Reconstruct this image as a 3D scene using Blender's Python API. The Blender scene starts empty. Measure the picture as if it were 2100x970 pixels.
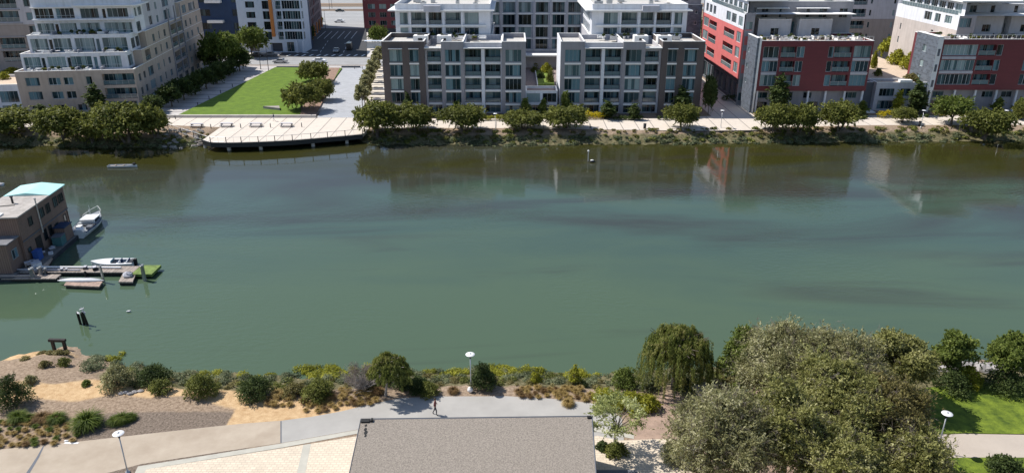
import bpy, math, random
import numpy as np
from mathutils import Vector, Matrix
R=math.radians
rnd=random.Random(7)
sc=bpy.context.scene
COL=sc.collection
# ---------------------------------------------------------------- camera survey: photo pixel on a level -> world point
F=1536.;CX=1050;CY=485;H=40.;TH=math.atan(635/1536);_s,_c=math.sin(TH),math.cos(TH)
def P(px,py,z=0.0):
    u=(px-CX)/F;v=(py-CY)/F
    d=(u,_c-v*_s,-_s-v*_c);t=(z-H)/d[2]
    return (d[0]*t,d[1]*t)
WZ=-1.8                                   # water level
# ---------------------------------------------------------------- materials
def nodes(name):
    m=bpy.data.materials.new(name);m.use_nodes=True
    nt=m.node_tree;b=nt.nodes['Principled BSDF']
    return m,nt,b
def N(nt,t,**k):
    n=nt.nodes.new(t)
    for a,v in k.items():
        if a in n.inputs: n.inputs[a].default_value=v
        else: setattr(n,a,v)
    return n
MATS={}
def mat(name,rgb,rough=.8,var=.12,scale=1.5,bump=0.0,bscale=20.,metal=0.,spec=.4,rgb2=None,stain=0.):
    if name in MATS: return MATS[name]
    m,nt,b=nodes(name);L=nt.links
    b.inputs['Roughness'].default_value=rough;b.inputs['Metallic'].default_value=metal
    b.inputs['Specular IOR Level'].default_value=spec
    tc=N(nt,'ShaderNodeTexCoord')
    n1=N(nt,'ShaderNodeTexNoise',Scale=scale,Detail=6.,Roughness=.65)
    L.new(tc.outputs['Object'],n1.inputs['Vector'])
    cr=N(nt,'ShaderNodeValToRGB')
    a=tuple(max(0,c*(1-var)) for c in rgb)+(1,);z=tuple(min(1,c*(1+var)) for c in (rgb2 or rgb))+(1,)
    cr.color_ramp.elements[0].position=.35;cr.color_ramp.elements[1].position=.65
    cr.color_ramp.elements[0].color=a;cr.color_ramp.elements[1].color=z
    L.new(n1.outputs['Fac'],cr.inputs['Fac'])
    out=cr.outputs['Color']
    if stain>0:
        mp=N(nt,'ShaderNodeMapping');mp.inputs['Scale'].default_value=(1.3,1.3,.12)
        L.new(tc.outputs['Object'],mp.inputs['Vector'])
        n3=N(nt,'ShaderNodeTexNoise',Scale=1.2,Detail=5.)
        L.new(mp.outputs['Vector'],n3.inputs['Vector'])
        r3=N(nt,'ShaderNodeMapRange');r3.inputs[1].default_value=.45;r3.inputs[2].default_value=.75
        r3.inputs[3].default_value=0;r3.inputs[4].default_value=stain
        L.new(n3.outputs['Fac'],r3.inputs[0])
        mx=N(nt,'ShaderNodeMix',data_type='RGBA',blend_type='MULTIPLY')
        mx.inputs['B'].default_value=(.55,.52,.48,1)
        L.new(r3.outputs[0],mx.inputs['Factor']);L.new(out,mx.inputs['A']);out=mx.outputs['Result']
    L.new(out,b.inputs['Base Color'])
    if bump>0:
        n2=N(nt,'ShaderNodeTexNoise',Scale=bscale,Detail=4.)
        L.new(tc.outputs['Object'],n2.inputs['Vector'])
        bp=N(nt,'ShaderNodeBump',Strength=bump,Distance=.05)
        L.new(n2.outputs['Fac'],bp.inputs['Height']);L.new(bp.outputs['Normal'],b.inputs['Normal'])
    MATS[name]=m;return m
def panel_mat(name,rgb,bw,bh,mortar=(.3,.3,.3),var=.1,rough=.7,axis='XZ',ms=.02,off=.5):
    """boards, tiles or siding: a brick pattern in object space, on walls (XZ and YZ) or on floors (XY)"""
    if name in MATS: return MATS[name]
    m,nt,b=nodes(name);L=nt.links
    b.inputs['Roughness'].default_value=rough
    tc=N(nt,'ShaderNodeTexCoord');sx=N(nt,'ShaderNodeSeparateXYZ');cb=N(nt,'ShaderNodeCombineXYZ')
    L.new(tc.outputs['Object'],sx.inputs[0])
    if axis=='XZ':
        ad=N(nt,'ShaderNodeMath',operation='ADD');L.new(sx.outputs[0],ad.inputs[0]);L.new(sx.outputs[1],ad.inputs[1])
        L.new(ad.outputs[0],cb.inputs[0]);L.new(sx.outputs[2],cb.inputs[1])
    else:
        L.new(sx.outputs[0],cb.inputs[0]);L.new(sx.outputs[1],cb.inputs[1])
    br=N(nt,'ShaderNodeTexBrick',offset=off)
    br.inputs['Scale'].default_value=1;br.inputs['Brick Width'].default_value=bw;br.inputs['Row Height'].default_value=bh
    br.inputs['Mortar Size'].default_value=ms;br.inputs['Mortar'].default_value=mortar+(1,)
    br.inputs['Color1'].default_value=tuple(c*(1-var) for c in rgb)+(1,);br.inputs['Color2'].default_value=tuple(min(1,c*(1+var)) for c in rgb)+(1,)
    L.new(cb.outputs[0],br.inputs['Vector'])
    n1=N(nt,'ShaderNodeTexNoise',Scale=.7,Detail=8.,Roughness=.7);L.new(tc.outputs['Object'],n1.inputs['Vector'])
    r=N(nt,'ShaderNodeMapRange');r.inputs[3].default_value=.78;r.inputs[4].default_value=1.2
    L.new(n1.outputs['Fac'],r.inputs[0])
    mx=N(nt,'ShaderNodeVectorMath',operation='SCALE');L.new(br.outputs['Color'],mx.inputs[0]);L.new(r.outputs[0],mx.inputs['Scale'])
    L.new(mx.outputs[0],b.inputs['Base Color'])
    MATS[name]=m;return m
def glass_mat(name,dark,light,thr=.5,rough=.06):
    if name in MATS: return MATS[name]
    m,nt,b=nodes(name);L=nt.links
    tc=N(nt,'ShaderNodeTexCoord');sx=N(nt,'ShaderNodeSeparateXYZ');L.new(tc.outputs['Object'],sx.inputs[0])
    oi=N(nt,'ShaderNodeObjectInfo')
    mu=N(nt,'ShaderNodeMath',operation='MULTIPLY');mu.inputs[1].default_value=1.25;L.new(sx.outputs[0],mu.inputs[0])
    fl=N(nt,'ShaderNodeMath',operation='FLOOR');L.new(mu.outputs[0],fl.inputs[0])
    ml=N(nt,'ShaderNodeMath',operation='MULTIPLY_ADD');ml.inputs[1].default_value=511.3;L.new(oi.outputs['Random'],ml.inputs[0]);L.new(fl.outputs[0],ml.inputs[2])
    wn=N(nt,'ShaderNodeTexWhiteNoise',noise_dimensions='1D');L.new(ml.outputs[0],wn.inputs['W'])
    # folds of the curtain behind the pane
    wv=N(nt,'ShaderNodeTexNoise',Detail=2.);mp=N(nt,'ShaderNodeMapping');mp.inputs['Scale'].default_value=(7,1,.35)
    L.new(tc.outputs['Object'],mp.inputs['Vector']);L.new(mp.outputs['Vector'],wv.inputs['Vector'])
    cr=N(nt,'ShaderNodeValToRGB');cr.color_ramp.interpolation='EASE'
    cr.color_ramp.elements[0].position=thr-.12;cr.color_ramp.elements[1].position=thr+.2
    cr.color_ramp.elements[0].color=dark+(1,);cr.color_ramp.elements[1].color=light+(1,)
    L.new(wn.outputs['Value'],cr.inputs['Fac'])
    r=N(nt,'ShaderNodeMapRange');r.inputs[3].default_value=.6;r.inputs[4].default_value=1.4;L.new(wv.outputs['Fac'],r.inputs[0])
    mx=N(nt,'ShaderNodeVectorMath',operation='SCALE');L.new(cr.outputs['Color'],mx.inputs[0]);L.new(r.outputs[0],mx.inputs['Scale'])
    L.new(mx.outputs[0],b.inputs['Base Color'])
    b.inputs['Roughness'].default_value=rough;b.inputs['Specular IOR Level'].default_value=.4
    b.inputs['Coat Weight'].default_value=.0;b.inputs['Coat Roughness'].default_value=.03
    MATS[name]=m;return m
def leaf_mat(name,c1,c2,c3=None,rough=.6):
    if name in MATS: return MATS[name]
    m,nt,b=nodes(name);L=nt.links
    g=N(nt,'ShaderNodeNewGeometry');tc=N(nt,'ShaderNodeTexCoord')
    n1=N(nt,'ShaderNodeTexNoise',Scale=.55,Detail=3.);L.new(tc.outputs['Object'],n1.inputs['Vector'])
    ad=N(nt,'ShaderNodeMath',operation='MULTIPLY_ADD');ad.inputs[1].default_value=.55;L.new(g.outputs['Random Per Island'],ad.inputs[0])
    m2=N(nt,'ShaderNodeMath',operation='MULTIPLY_ADD');m2.inputs[1].default_value=1.3;m2.inputs[2].default_value=-.42;L.new(n1.outputs['Fac'],m2.inputs[0]);L.new(m2.outputs[0],ad.inputs[2])
    cr=N(nt,'ShaderNodeValToRGB')
    e=cr.color_ramp.elements;e[0].position=.12;e[0].color=c1+(1,);e[1].position=.62;e[1].color=c2+(1,)
    x=e.new(.92);x.color=(c3 or c2)+(1,)
    L.new(ad.outputs[0],cr.inputs['Fac'])
    L.new(cr.outputs['Color'],b.inputs['Base Color']);b.inputs['Roughness'].default_value=rough
    b.inputs['Specular IOR Level'].default_value=.25
    tr=N(nt,'ShaderNodeBsdfTranslucent');L.new(cr.outputs['Color'],tr.inputs['Color'])
    ms=N(nt,'ShaderNodeMixShader');ms.inputs[0].default_value=.42
    out=nt.nodes['Material Output']
    L.new(b.outputs[0],ms.inputs[1]);L.new(tr.outputs[0],ms.inputs[2]);L.new(ms.outputs[0],out.inputs['Surface'])
    MATS[name]=m;return m
# ---------------------------------------------------------------- mesh collecting
class MB:
    def __init__(s): s.v=[];s.f=[];s.mi=[]
    def quad(s,a,b,c,d,m=0):
        i=len(s.v);s.v+=[a,b,c,d];s.f.append((i,i+1,i+2,i+3));s.mi.append(m);return s
    def poly(s,pts,m=0):
        i=len(s.v);s.v+=list(pts);s.f.append(tuple(range(i,i+len(pts))));s.mi.append(m);return s
    def box(s,x0,x1,y0,y1,z0,z1,m=0):
        i=len(s.v)
        s.v+=[(x0,y0,z0),(x1,y0,z0),(x1,y1,z0),(x0,y1,z0),(x0,y0,z1),(x1,y0,z1),(x1,y1,z1),(x0,y1,z1)]
        for q in ((0,3,2,1),(4,5,6,7),(0,1,5,4),(1,2,6,5),(2,3,7,6),(3,0,4,7)):
            s.f.append(tuple(i+k for k in q));s.mi.append(m)
        return s
    def prism(s,pts,z0,z1,m=0,side=None):
        n=len(pts);i=len(s.v)
        s.v+=[(p[0],p[1],z0) for p in pts]+[(p[0],p[1],z1) for p in pts]
        s.f.append(tuple(i+n+k for k in range(n)));s.mi.append(m)
        s.f.append(tuple(i+n-1-k for k in range(n)));s.mi.append(m)
        for k in range(n):
            j=(k+1)%n;s.f.append((i+k,i+j,i+n+j,i+n+k));s.mi.append(m if side is None else side)
        return s
    def tube(s,pts,rs,n=7,m=0,cap=True):
        pts=[Vector(p) for p in pts];i0=len(s.v);K=len(pts)
        for k,p in enumerate(pts):
            d=(pts[min(k+1,K-1)]-pts[max(k-1,0)])
            if d.length<1e-6: d=Vector((0,0,1))
            d.normalize();a=Vector((1,0,0)) if abs(d.x)<.8 else Vector((0,1,0))
            u=d.cross(a).normalized();w=d.cross(u)
            r=rs[k] if isinstance(rs,(list,tuple)) else rs
            for q in range(n):
                t=2*math.pi*q/n;s.v.append(tuple(p+u*(r*math.cos(t))+w*(r*math.sin(t))))
        for k in range(K-1):
            for q in range(n):
                a=i0+k*n+q;b=i0+k*n+(q+1)%n;s.f.append((a,b,b+n,a+n));s.mi.append(m)
        if cap:
            s.f.append(tuple(i0+q for q in range(n)));s.mi.append(m)
            s.f.append(tuple(i0+(K-1)*n+n-1-q for q in range(n)));s.mi.append(m)
        return s
    def lathe(s,prof,cx=0,cy=0,n=16,m=0):
        i0=len(s.v)
        for r,z in prof:
            for q in range(n):
                t=2*math.pi*q/n;s.v.append((cx+r*math.cos(t),cy+r*math.sin(t),z))
        for k in range(len(prof)-1):
            for q in range(n):
                a=i0+k*n+q;b=i0+k*n+(q+1)%n;s.f.append((a,b,b+n,a+n));s.mi.append(m)
        return s
    def blob(s,c,r,n=10,k=6,jit=.12,m=0,sd=1):
        q=random.Random(sd);i0=len(s.v)
        for a in range(k+1):
            for b in range(n):
                t=math.pi*a/k;p=2*math.pi*b/n;j=1+q.uniform(-jit,jit)
                s.v.append((c[0]+r[0]*math.sin(t)*math.cos(p)*j,c[1]+r[1]*math.sin(t)*math.sin(p)*j,c[2]+r[2]*math.cos(t)*j))
        for a in range(k):
            for b in range(n):
                x=i0+a*n+b;y=i0+a*n+(b+1)%n;s.f.append((x,x+n,y+n,y));s.mi.append(m)
        return s
    def mesh(s,name,mats,smooth=False):
        me=bpy.data.meshes.new(name);me.from_pydata(s.v,[],s.f)
        for m in (mats if isinstance(mats,(list,tuple)) else [mats]): me.materials.append(m)
        if any(s.mi): me.polygons.foreach_set('material_index',s.mi)
        if smooth: me.polygons.foreach_set('use_smooth',[True]*len(s.f))
        me.update();return me
    def build(s,name,mats,parent=None,smooth=False,**props):
        o=bpy.data.objects.new(name,s.mesh(name,mats,smooth));COL.objects.link(o)
        if parent is not None: o.parent=parent
        for k,v in props.items(): o[k]=v
        return o
def tag(o,label=None,cat=None,group=None,kind=None):
    if label: o['label']=label
    if cat: o['category']=cat
    if group: o['group']=group
    if kind: o['kind']=kind
    return o
def empty(name,loc,rz=0,label=None,cat=None,group=None):
    o=bpy.data.objects.new(name,None);o.empty_display_size=.3;COL.objects.link(o)
    o.location=loc;o.rotation_euler=(0,0,rz);return tag(o,label,cat,group)
def inst(name,me,parent=None,loc=(0,0,0),rz=0,scale=None):
    o=bpy.data.objects.new(name,me);COL.objects.link(o);o.location=loc;o.rotation_euler=(0,0,rz)
    if scale: o.scale=scale if isinstance(scale,(tuple,list)) else (scale,)*3
    if parent is not None: o.parent=parent
    return o
def dup(o,parent=None,loc=None,rz=None,scale=None,label=None):
    c=o.copy();COL.objects.link(c);c.parent=parent
    if loc is not None: c.location=loc
    if rz is not None: c.rotation_euler=(0,0,rz)
    if scale is not None: c.scale=scale if isinstance(scale,(tuple,list)) else (scale,)*3
    if label: c['label']=label
    for ch in o.children: dup(ch,c)
    return c
def struct(name,mb,m): return tag(mb.build(name,m),kind='structure')
# ---------------------------------------------------------------- colours
M=dict(
 white=mat('white_render',(.72,.735,.78),.7,.06,.6,stain=.35),
 cap=mat('white_cap',(.80,.79,.77),.7,.05,1.),
 lgrey=mat('light_grey_render',(.49,.485,.52),.8,.06,.6,stain=.3),
 grey=mat('grey_render',(.315,.305,.325),.8,.06,.6,stain=.3),
 dgrey=mat('dark_grey_render',(.12,.13,.15),.8,.08,.6,stain=.2),
 brown=mat('umber_render',(.12,.10,.095),.85,.06,.6,stain=.25),
 tan=mat('tan_render',(.47,.39,.33),.85,.06,.6,stain=.35),
 tan2=mat('pale_tan_render',(.50,.45,.42),.85,.06,.6,stain=.3),
 taupe=mat('taupe_render',(.33,.29,.27),.85,.06,.6,stain=.3),
 roof=mat('roof_gravel',(.50,.48,.45),.95,.2,3.,bump=.3,bscale=30),
 terr=mat('terrace_paving',(.25,.20,.19),.9,.2,2.),
 deckt=mat('roof_terrace_paving',(.52,.41,.31),.9,.15,2.),
 frame=mat('window_frame_grey',(.30,.33,.34),.5,.05,1.),
 wframe=mat('window_frame_white',(.62,.65,.66),.5,.05,1.),
 red=panel_mat('red_siding',(.155,.028,.036),3.2,.30,(.12,.02,.022),.05,.6,ms=.015),
 salmon=mat('salmon_panel',(.62,.165,.16),.7,.06,.5),
 stone=panel_mat('blue_grey_tile',(.11,.13,.16),.9,.45,(.16,.18,.21),.28,.6,ms=.02),
 blue=mat('blue_panel',(.010,.038,.10),.5,.1,.7),
 brick=mat('plum_brick',(.17,.13,.14),.85,.12,1.2),
 redbrick=panel_mat('maroon_siding',(.17,.045,.055),2.4,.25,(.11,.02,.03),.06,.7,ms=.015),
 orange=mat('orange_fin',(.55,.20,.05),.6,.08,1.),
 bwhite=mat('blue_white_panel',(.55,.62,.72),.6,.05,.8),
 metal=mat('galvanised_metal',(.45,.46,.47),.4,.1,3.,metal=.6),
 dmetal=mat('dark_metal',(.04,.042,.045),.5,.1,3.,metal=.3),
 black=mat('black_rubber',(.015,.015,.015),.8,.1,3.),
 wood=mat('weathered_timber',(.33,.27,.22),.85,.25,3.,bump=.3),
 dwood=mat('tarred_timber',(.025,.022,.02),.8,.3,3.,bump=.3),
 bark=mat('tree_bark',(.13,.105,.085),.9,.25,4.,bump=.5),
 pbark=mat('pale_bark',(.32,.28,.24),.9,.25,4.,bump=.5),
)
G=dict(
 teal=glass_mat('window_glass_curtained',(.010,.028,.038),(.12,.215,.255),.45),
 dark=glass_mat('window_glass_dark',(.006,.012,.016),(.05,.09,.10),.6),
 pale=glass_mat('window_glass_pale',(.06,.11,.12),(.26,.34,.35),.4),
 rail=mat('railing_glass',(.10,.15,.17),.1,.05,1.,spec=.8))
# ---------------------------------------------------------------- building kit
_wc={}
def window_meshes(w,h,cols,rows,fk,gk):
    k=(round(w,1),round(h,1),cols,rows,fk,gk)
    if k in _wc: return _wc[k]
    w,h=k[0],k[1];b=MB();t=.07
    b.box(0,w,0,.09,0,t);b.box(0,w,0,.09,h-t,h);b.box(0,t,.002,.088,t,h-t);b.box(w-t,w,.002,.088,t,h-t)
    for i in range(1,cols): x=w*i/cols;b.box(x-.03,x+.03,.004,.085,t,h-t)
    for i in range(1,rows):
        z=h*(.28 if rows==2 else i/rows);b.box(t,w-t,.006,.082,z-.025,z+.025)
    p=MB();p.quad((t*.5,.06,t*.5),(w-t*.5,.06,t*.5),(w-t*.5,.06,h-t*.5),(t*.5,.06,h-t*.5))
    _wc[k]=(b.mesh('window_frame_mesh',M[fk]),p.mesh('pane_mesh',G[gk]));return _wc[k]
_rc={}
def railing_mesh(L,mk='metal',glass=True,h=1.05):
    k=(round(L,1),mk,glass,h)
    if k in _rc: return _rc[k]
    L=k[0];b=MB();b.box(0,L,-.03,.03,h-.06,h)
    n=max(2,int(L/1.3)+1)
    for i in range(n): x=.04+(L-.08)*i/(n-1);b.box(x-.025,x+.025,-.025,.025,0,h-.06)
    if glass: b.box(.07,L-.07,-.008,.008,.1,h-.1,1)
    else:
        for j in range(4): z=.15+j*.2;b.box(.03,L-.03,-.01,.01,z,z+.03)
    _rc[k]=b.mesh('railing_mesh',[M[mk],G['rail']]);return _rc[k]
class Bld:
    def __init__(s,name,label,cat,x,y,ang,fk='frame',gk='teal',group=None):
        s.root=empty(name,(x,y,0),R(ang),label,cat,group);s.b={};s.fk=fk;s.gk=gk;s.nw=0
    def mb(s,part,mk):
        return s.b.setdefault((part,mk),MB())
    def window(s,o,d,sx,z,w,h,rec,cols=None,rows=1,gk=None,fk=None):
        cols=cols or max(1,int(round(w/1.0)))
        gk=gk or s.gk;q_=rnd.random()
        if gk=='teal' and q_<.38: gk='pale' if q_<.2 else 'dark'
        elif gk=='dark' and q_<.15: gk='teal'
        fm,pm=window_meshes(w,h,cols,rows,fk or s.fk,gk)
        nx,ny=-d[1],d[0]  # inward
        loc=(o[0]+d[0]*sx+nx*rec,o[1]+d[1]*sx+ny*rec,z)
        rz=math.atan2(d[1],d[0])
        f=inst('window',fm,s.root,loc,rz);p=inst('pane',pm,f)
        s.nw+=1
        if s.nw>98 and False: pass
        return f
    def wall(s,o,d,L,z0,z1,ops,mk,part='wall'):
        """a wall sheet with real openings, their reveals, and windows or balconies set back in them"""
        b=s.mb(part,mk);nx,ny=-d[1],d[0]
        def pt(a,z,e=0.0): return (o[0]+d[0]*a+nx*e,o[1]+d[1]*a+ny*e,z)
        ops=[q for q in ops if q[0]<L and q[1]>0]
        xs=sorted({0.,L}|{max(0.,q[0]) for q in ops}|{min(L,q[1]) for q in ops});zs=sorted({z0,z1}|{max(z0,q[2]) for q in ops}|{min(z1,q[3]) for q in ops})
        for i in range(len(xs)-1):
            for j in range(len(zs)-1):
                a0,a1,c0,c1=xs[i],xs[i+1],zs[j],zs[j+1]
                if a1-a0<1e-4 or c1-c0<1e-4: continue
                ma,mc=(a0+a1)/2,(c0+c1)/2
                if any(q[0]<ma<q[1] and q[2]<mc<q[3] for q in ops): continue
                b.quad(pt(a0,c0),pt(a1,c0),pt(a1,c1),pt(a0,c1))
        for q in ops:
            a0,a1,c0,c1=max(0.,q[0]),min(L,q[1]),q[2],q[3];kind=q[4] if len(q)>4 else 'w';op=q[5] if len(q)>5 else {}
            e=.22 if kind=='w' else 1.35
            if kind=='hole': e=op.get('e',2.)
            b.quad(pt(a0,c0),pt(a0,c1),pt(a0,c1,e),pt(a0,c0,e));b.quad(pt(a1,c0),pt(a1,c0,e),pt(a1,c1,e),pt(a1,c1))
            b.quad(pt(a0,c0),pt(a0,c0,e),pt(a1,c0,e),pt(a1,c0));b.quad(pt(a0,c1),pt(a1,c1),pt(a1,c1,e),pt(a0,c1,e))
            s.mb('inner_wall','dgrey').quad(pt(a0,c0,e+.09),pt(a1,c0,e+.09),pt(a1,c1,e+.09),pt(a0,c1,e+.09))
            if kind in 'wb': s.window(o,d,a0+.02,c0+.02,a1-a0-.04,c1-c0-.04,e-.1,op.get('cols'),op.get('rows',1),op.get('g'),op.get('f'))
            if kind=='b':
                inst('balcony_railing',railing_mesh(a1-a0-.06,op.get('rk','metal')),s.root,(o[0]+d[0]*(a0+.03)+nx*.1,o[1]+d[1]*(a0+.03)+ny*.1,c0+.005),math.atan2(d[1],d[0]))
    def vol(s,x0,x1,y0,y1,z0,z1,mk,front=(),right=(),left=(),back=(),par=.6,roof='roof',cap='cap',capo=.04,skip='',mks=None):
        mks=mks or {}
        s.wall((x0,y0),(1,0),x1-x0,z0,z1,list(front),mks.get('f',mk))
        if 'r' not in skip: s.wall((x1,y0),(0,1),y1-y0,z0,z1,list(right),mks.get('r',mk))
        if 'b' not in skip: s.wall((x1,y1),(-1,0),x1-x0,z0,z1,list(back),mks.get('b',mk))
        if 'l' not in skip: s.wall((x0,y1),(0,-1),y1-y0,z0,z1,list(left),mks.get('l',mk))
        zr=z1-par;b=s.mb('roof',roof);b.quad((x0,y0,zr),(x1,y0,zr),(x1,y1,zr),(x0,y1,zr))
        if par>0:
            t=.25;w=s.mb('wall',mk)
            w.quad((x0+t,y0+t,z1),(x1-t,y0+t,z1),(x1-t,y0+t,zr),(x0+t,y0+t,zr));w.quad((x1-t,y1-t,z1),(x0+t,y1-t,z1),(x0+t,y1-t,zr),(x1-t,y1-t,zr))
            w.quad((x0+t,y1-t,z1),(x0+t,y0+t,z1),(x0+t,y0+t,zr),(x0+t,y1-t,zr));w.quad((x1-t,y0+t,z1),(x1-t,y1-t,z1),(x1-t,y1-t,zr),(x1-t,y0+t,zr))
            c=s.mb('coping',cap);e=capo;u=z1-.02;v=z1+.07;t+=.03
            c.box(x0-e,x1+e,y0-e,y0+t,u,v);c.box(x0-e,x1+e,y1-t,y1+e,u,v);c.box(x0-e,x0+t,y0+t,y1-t,u,v);c.box(x1-t,x1+e,y0+t,y1-t,u,v)
    def box(s,part,mk,*a): return MB().box(*a).build(part,M[mk],s.root)
    def finish(s):
        for (part,mk),b in s.b.items():
            if b.f: b.build(part,M[mk],s.root)
        return s.root
M['courtgrass']=mat('court_planting',(.14,.20,.03),.95,.3,1.5,bump=.6)
FURN=[]
# ================================================================ BUILDINGS ACROSS THE CREEK
ROWS=[(2.5,4.9),(5.5,8.0),(8.6,11.1),(11.8,14.5)]
def band_boxes(B,x0,x1,y,zs,mk='cap',e=.12,h=.42):
    for z in zs: B.box('slab_edge',mk,x0,x1,y-e,y+.3,z,z+h)
def wing(mir,label):
    """five storey condominium wing: brown end bay, grey piers, recessed bays; the other wing is its mirror image"""
    B=Bld('condominium_wing',label,'apartment building',7,171,0)
    def X(x): x=x-7; return -x if mir else x
    def xr(a,b):
        a,b=X(a),X(b);return (min(a,b),max(a,b))
    def ops(a,b,cols,kinds,g=None):
        lo,_=xr(a,b);out=[]
        for (c0,c1) in cols:
            q0,q1=xr(c0,c1)
            for k,(z0,z1) in enumerate(ROWS): out.append((q0-lo,q1-lo,z0,z1,kinds[k],{'rk':'dmetal'} if kinds[k]=='b' else {}))
        return out
    D=62
    secs=[(-29.2,-19.7,0,16.3,'brown',[(-27.6,-24.7),(-23.1,-21.0)],'wwww','brown'),
          (-19.75,-15.85,.9,15.0,'lgrey',[(-19.2,-16.1)],'bbbb','lgrey'),
          (-15.9,-10.9,.05,16.2,'grey',[(-15.1,-11.6)],'wwww','grey'),
          (-10.95,-2.25,.7,15.9,'lgrey',[(-10.7,-7.0),(-6.1,-2.6)],'bbbb','lgrey'),
          (-2.3,3.1,0,16.25,'grey',[(-1.5,2.1)],'wwww','lgrey')]
    for a,b,y,zt,mk,cols,kd,_ in secs:
        x0,x1=xr(a,b)
        o=ops(a,b,cols,kd)
        # street level: dark glazed openings
        lo=x0
        for (c0,c1) in cols:
            q0,q1=xr(c0,c1);o.append((q0-lo,q1-lo,.15,1.9,'w',{'g':'dark'}))
        far=14.5
        B.vol(x0,x1,y,far,0,zt,mk,front=o,par=1.0,skip='b',mks={'l':'white','r':'white'} if abs(a+2.3)<.1 else None)
        for (c0,c1) in cols:
            q0,q1=xr(c0,c1);band_boxes(B,q0-.05,q1+.05,y,[1.95,4.98,8.08,11.22],e=.1,h=.38)
        if mk=='brown':
            for c0,c1 in cols: q0,q1=xr(c0,c1);B.box('brow','cap',q0-.1,q1+.1,y-.5,y+.1,14.65,14.8)
        if zt<16: B.box('canopy','cap',x0+.06,x1-.06,y-1.0,y-.005,14.75,14.95)
        if mk=='lgrey' and len(cols)==2:
            qa,qb=xr(-6.9,-6.2);B.box('pier','white',qa,qb,y-.5,y-.01,0,14.7)
    # body behind, with the roof terrace at 15.3
    x0,x1=xr(-28.6,-4.8)
    side=[(k*4.2+1.2,k*4.2+3.9,z0,z1,'w') for k in range(11) for z0,z1 in ROWS]
    B.vol(x0,x1,14.4,D,0,15.6,'lgrey',par=.3,skip='f',left=side[:16] if mir else (),right=() if mir else side[:16])
    # two set-back storeys with a big overhanging roof
    u0,u1=xr(-28.0,-5.2);lo=u0
    cs=[(-26.9,-25.0,'w'),(-24.2,-20.7,'b'),(-20.0,-16.9,'b'),(-16.0,-12.3,'b'),(-11.4,-8.0,'w')]
    op=[]
    for c0,c1,k in cs:
        q0,q1=xr(c0,c1)
        op.append((q0-lo,q1-lo,15.35,17.5,'w',{'g':'dark'} if k=='b' else {}))
        op.append((q0-lo,q1-lo,18.25,21.0,k,{'rk':'dmetal','g':'pale' if rnd.random()<.5 else 'teal','rows':1}))
    sd=[(k*3.3+.8,k*3.3+3.4,z0,z1,'w',{'f':'wframe'}) for k in range(6) for z0,z1 in ((15.5,17.6),(18.3,20.8))]
    B.vol(u0,u1,15,40,15.32,22.9,'white',front=op,par=1.2,left=sd,right=sd)
    B.box('roof_slab','cap',u0-1.6,u1+1.0,13.9,41,21.35,21.62)
    q0,q1=xr(-21.0,-17.0);B.box('roof_slab','lgrey',q0,q1,13.8,15.3,21.2,22.6)
    B.box('slab_edge','cap',u0+1,u1-1,14.4,14.99,17.75,18.15)
    for q in (-24.4,-20.3,-16.4,-12.0): 
        a,b=xr(q-.2,q+.2);B.box('pier','white',a,b,14.5,14.995,15.32,21.34)
    # rooftop units on the lower roof
    for q in (-22.6,-17.2):
        a,b=xr(q,q+3.2)
        B.box('roof_hatch','cap',a,b,4.5,7.2,15.25,16.9);B.box('roof_hatch','dmetal',a+.8,b-.8,5.3,6.3,16.905,17.0)
        B.box('roof_hatch','dmetal',a+1.1,b-1.1,4.44,4.51,15.9,16.4)
    # roof terrace clutter: low planters and equipment
    r=random.Random(3+mir)
    for k in range(16):
        x=r.uniform(x0+1.5,x1-1.5);y=r.uniform(9,13.8);w=r.uniform(.3,.8);h=r.uniform(.3,.9)
        FURN.append(('roof_planter',B,(x-w,x+w,y-.3,y+.3,15.31,15.31+h)))
    for k in range(10):
        x=r.uniform(u0+2,u1-2);y=r.uniform(18,36);w=r.uniform(.5,1.3)
        FURN.append(('rooftop_unit',B,(x-w,x+w,y-.6,y+.6,21.7,22.2+r.random()*.9)))
    if not mir:
        for z in (11.25,8.15,5.1): B.box('slab_edge','cap',x0-1.1,x0-.65,1.5,3.2,z,z+.5)
    return B.finish()
wing(0,'grey five storey condominium with dark brown left end, left of the courtyard gap')
wing(1,'grey five storey condominium with dark brown right end, right of the courtyard gap')
# ---- low link between the wings and its planted court
B=Bld('courtyard_link','low white link block with a planted court on its roof, between two grey condominiums','building',3.15,171.6,0)
B.vol(0,7.3,0,6,0,5.1,'white',front=[(.2,3.3,2.5,4.6,'w'),(3.9,7.1,2.5,4.6,'w'),(.2,3.3,.2,1.9,'w',{'g':'dark'}),(3.9,7.1,.2,1.9,'w',{'g':'dark'})],par=.5,roof='terr')
B.vol(.02,7.28,6.01,14.1,0,4.6,'grey',par=0,roof='terr')
B.vol(-7.9,15.4,14.11,34,0,4.58,'grey',par=0,roof='terr')
B.box('planter_wall','cap',2.9,3.1,8,30,4.61,5.1);B.box('roof_lawn','courtgrass',3.2,7.1,9,29.5,4.6,4.85)
B.box('terrace_edge','cap',-7.8,15.3,31.2,34.6,7.95,8.3);B.box('terrace_edge','lgrey',-7.8,15.3,34.6,41,0,7.8)
B.finish()
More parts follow.
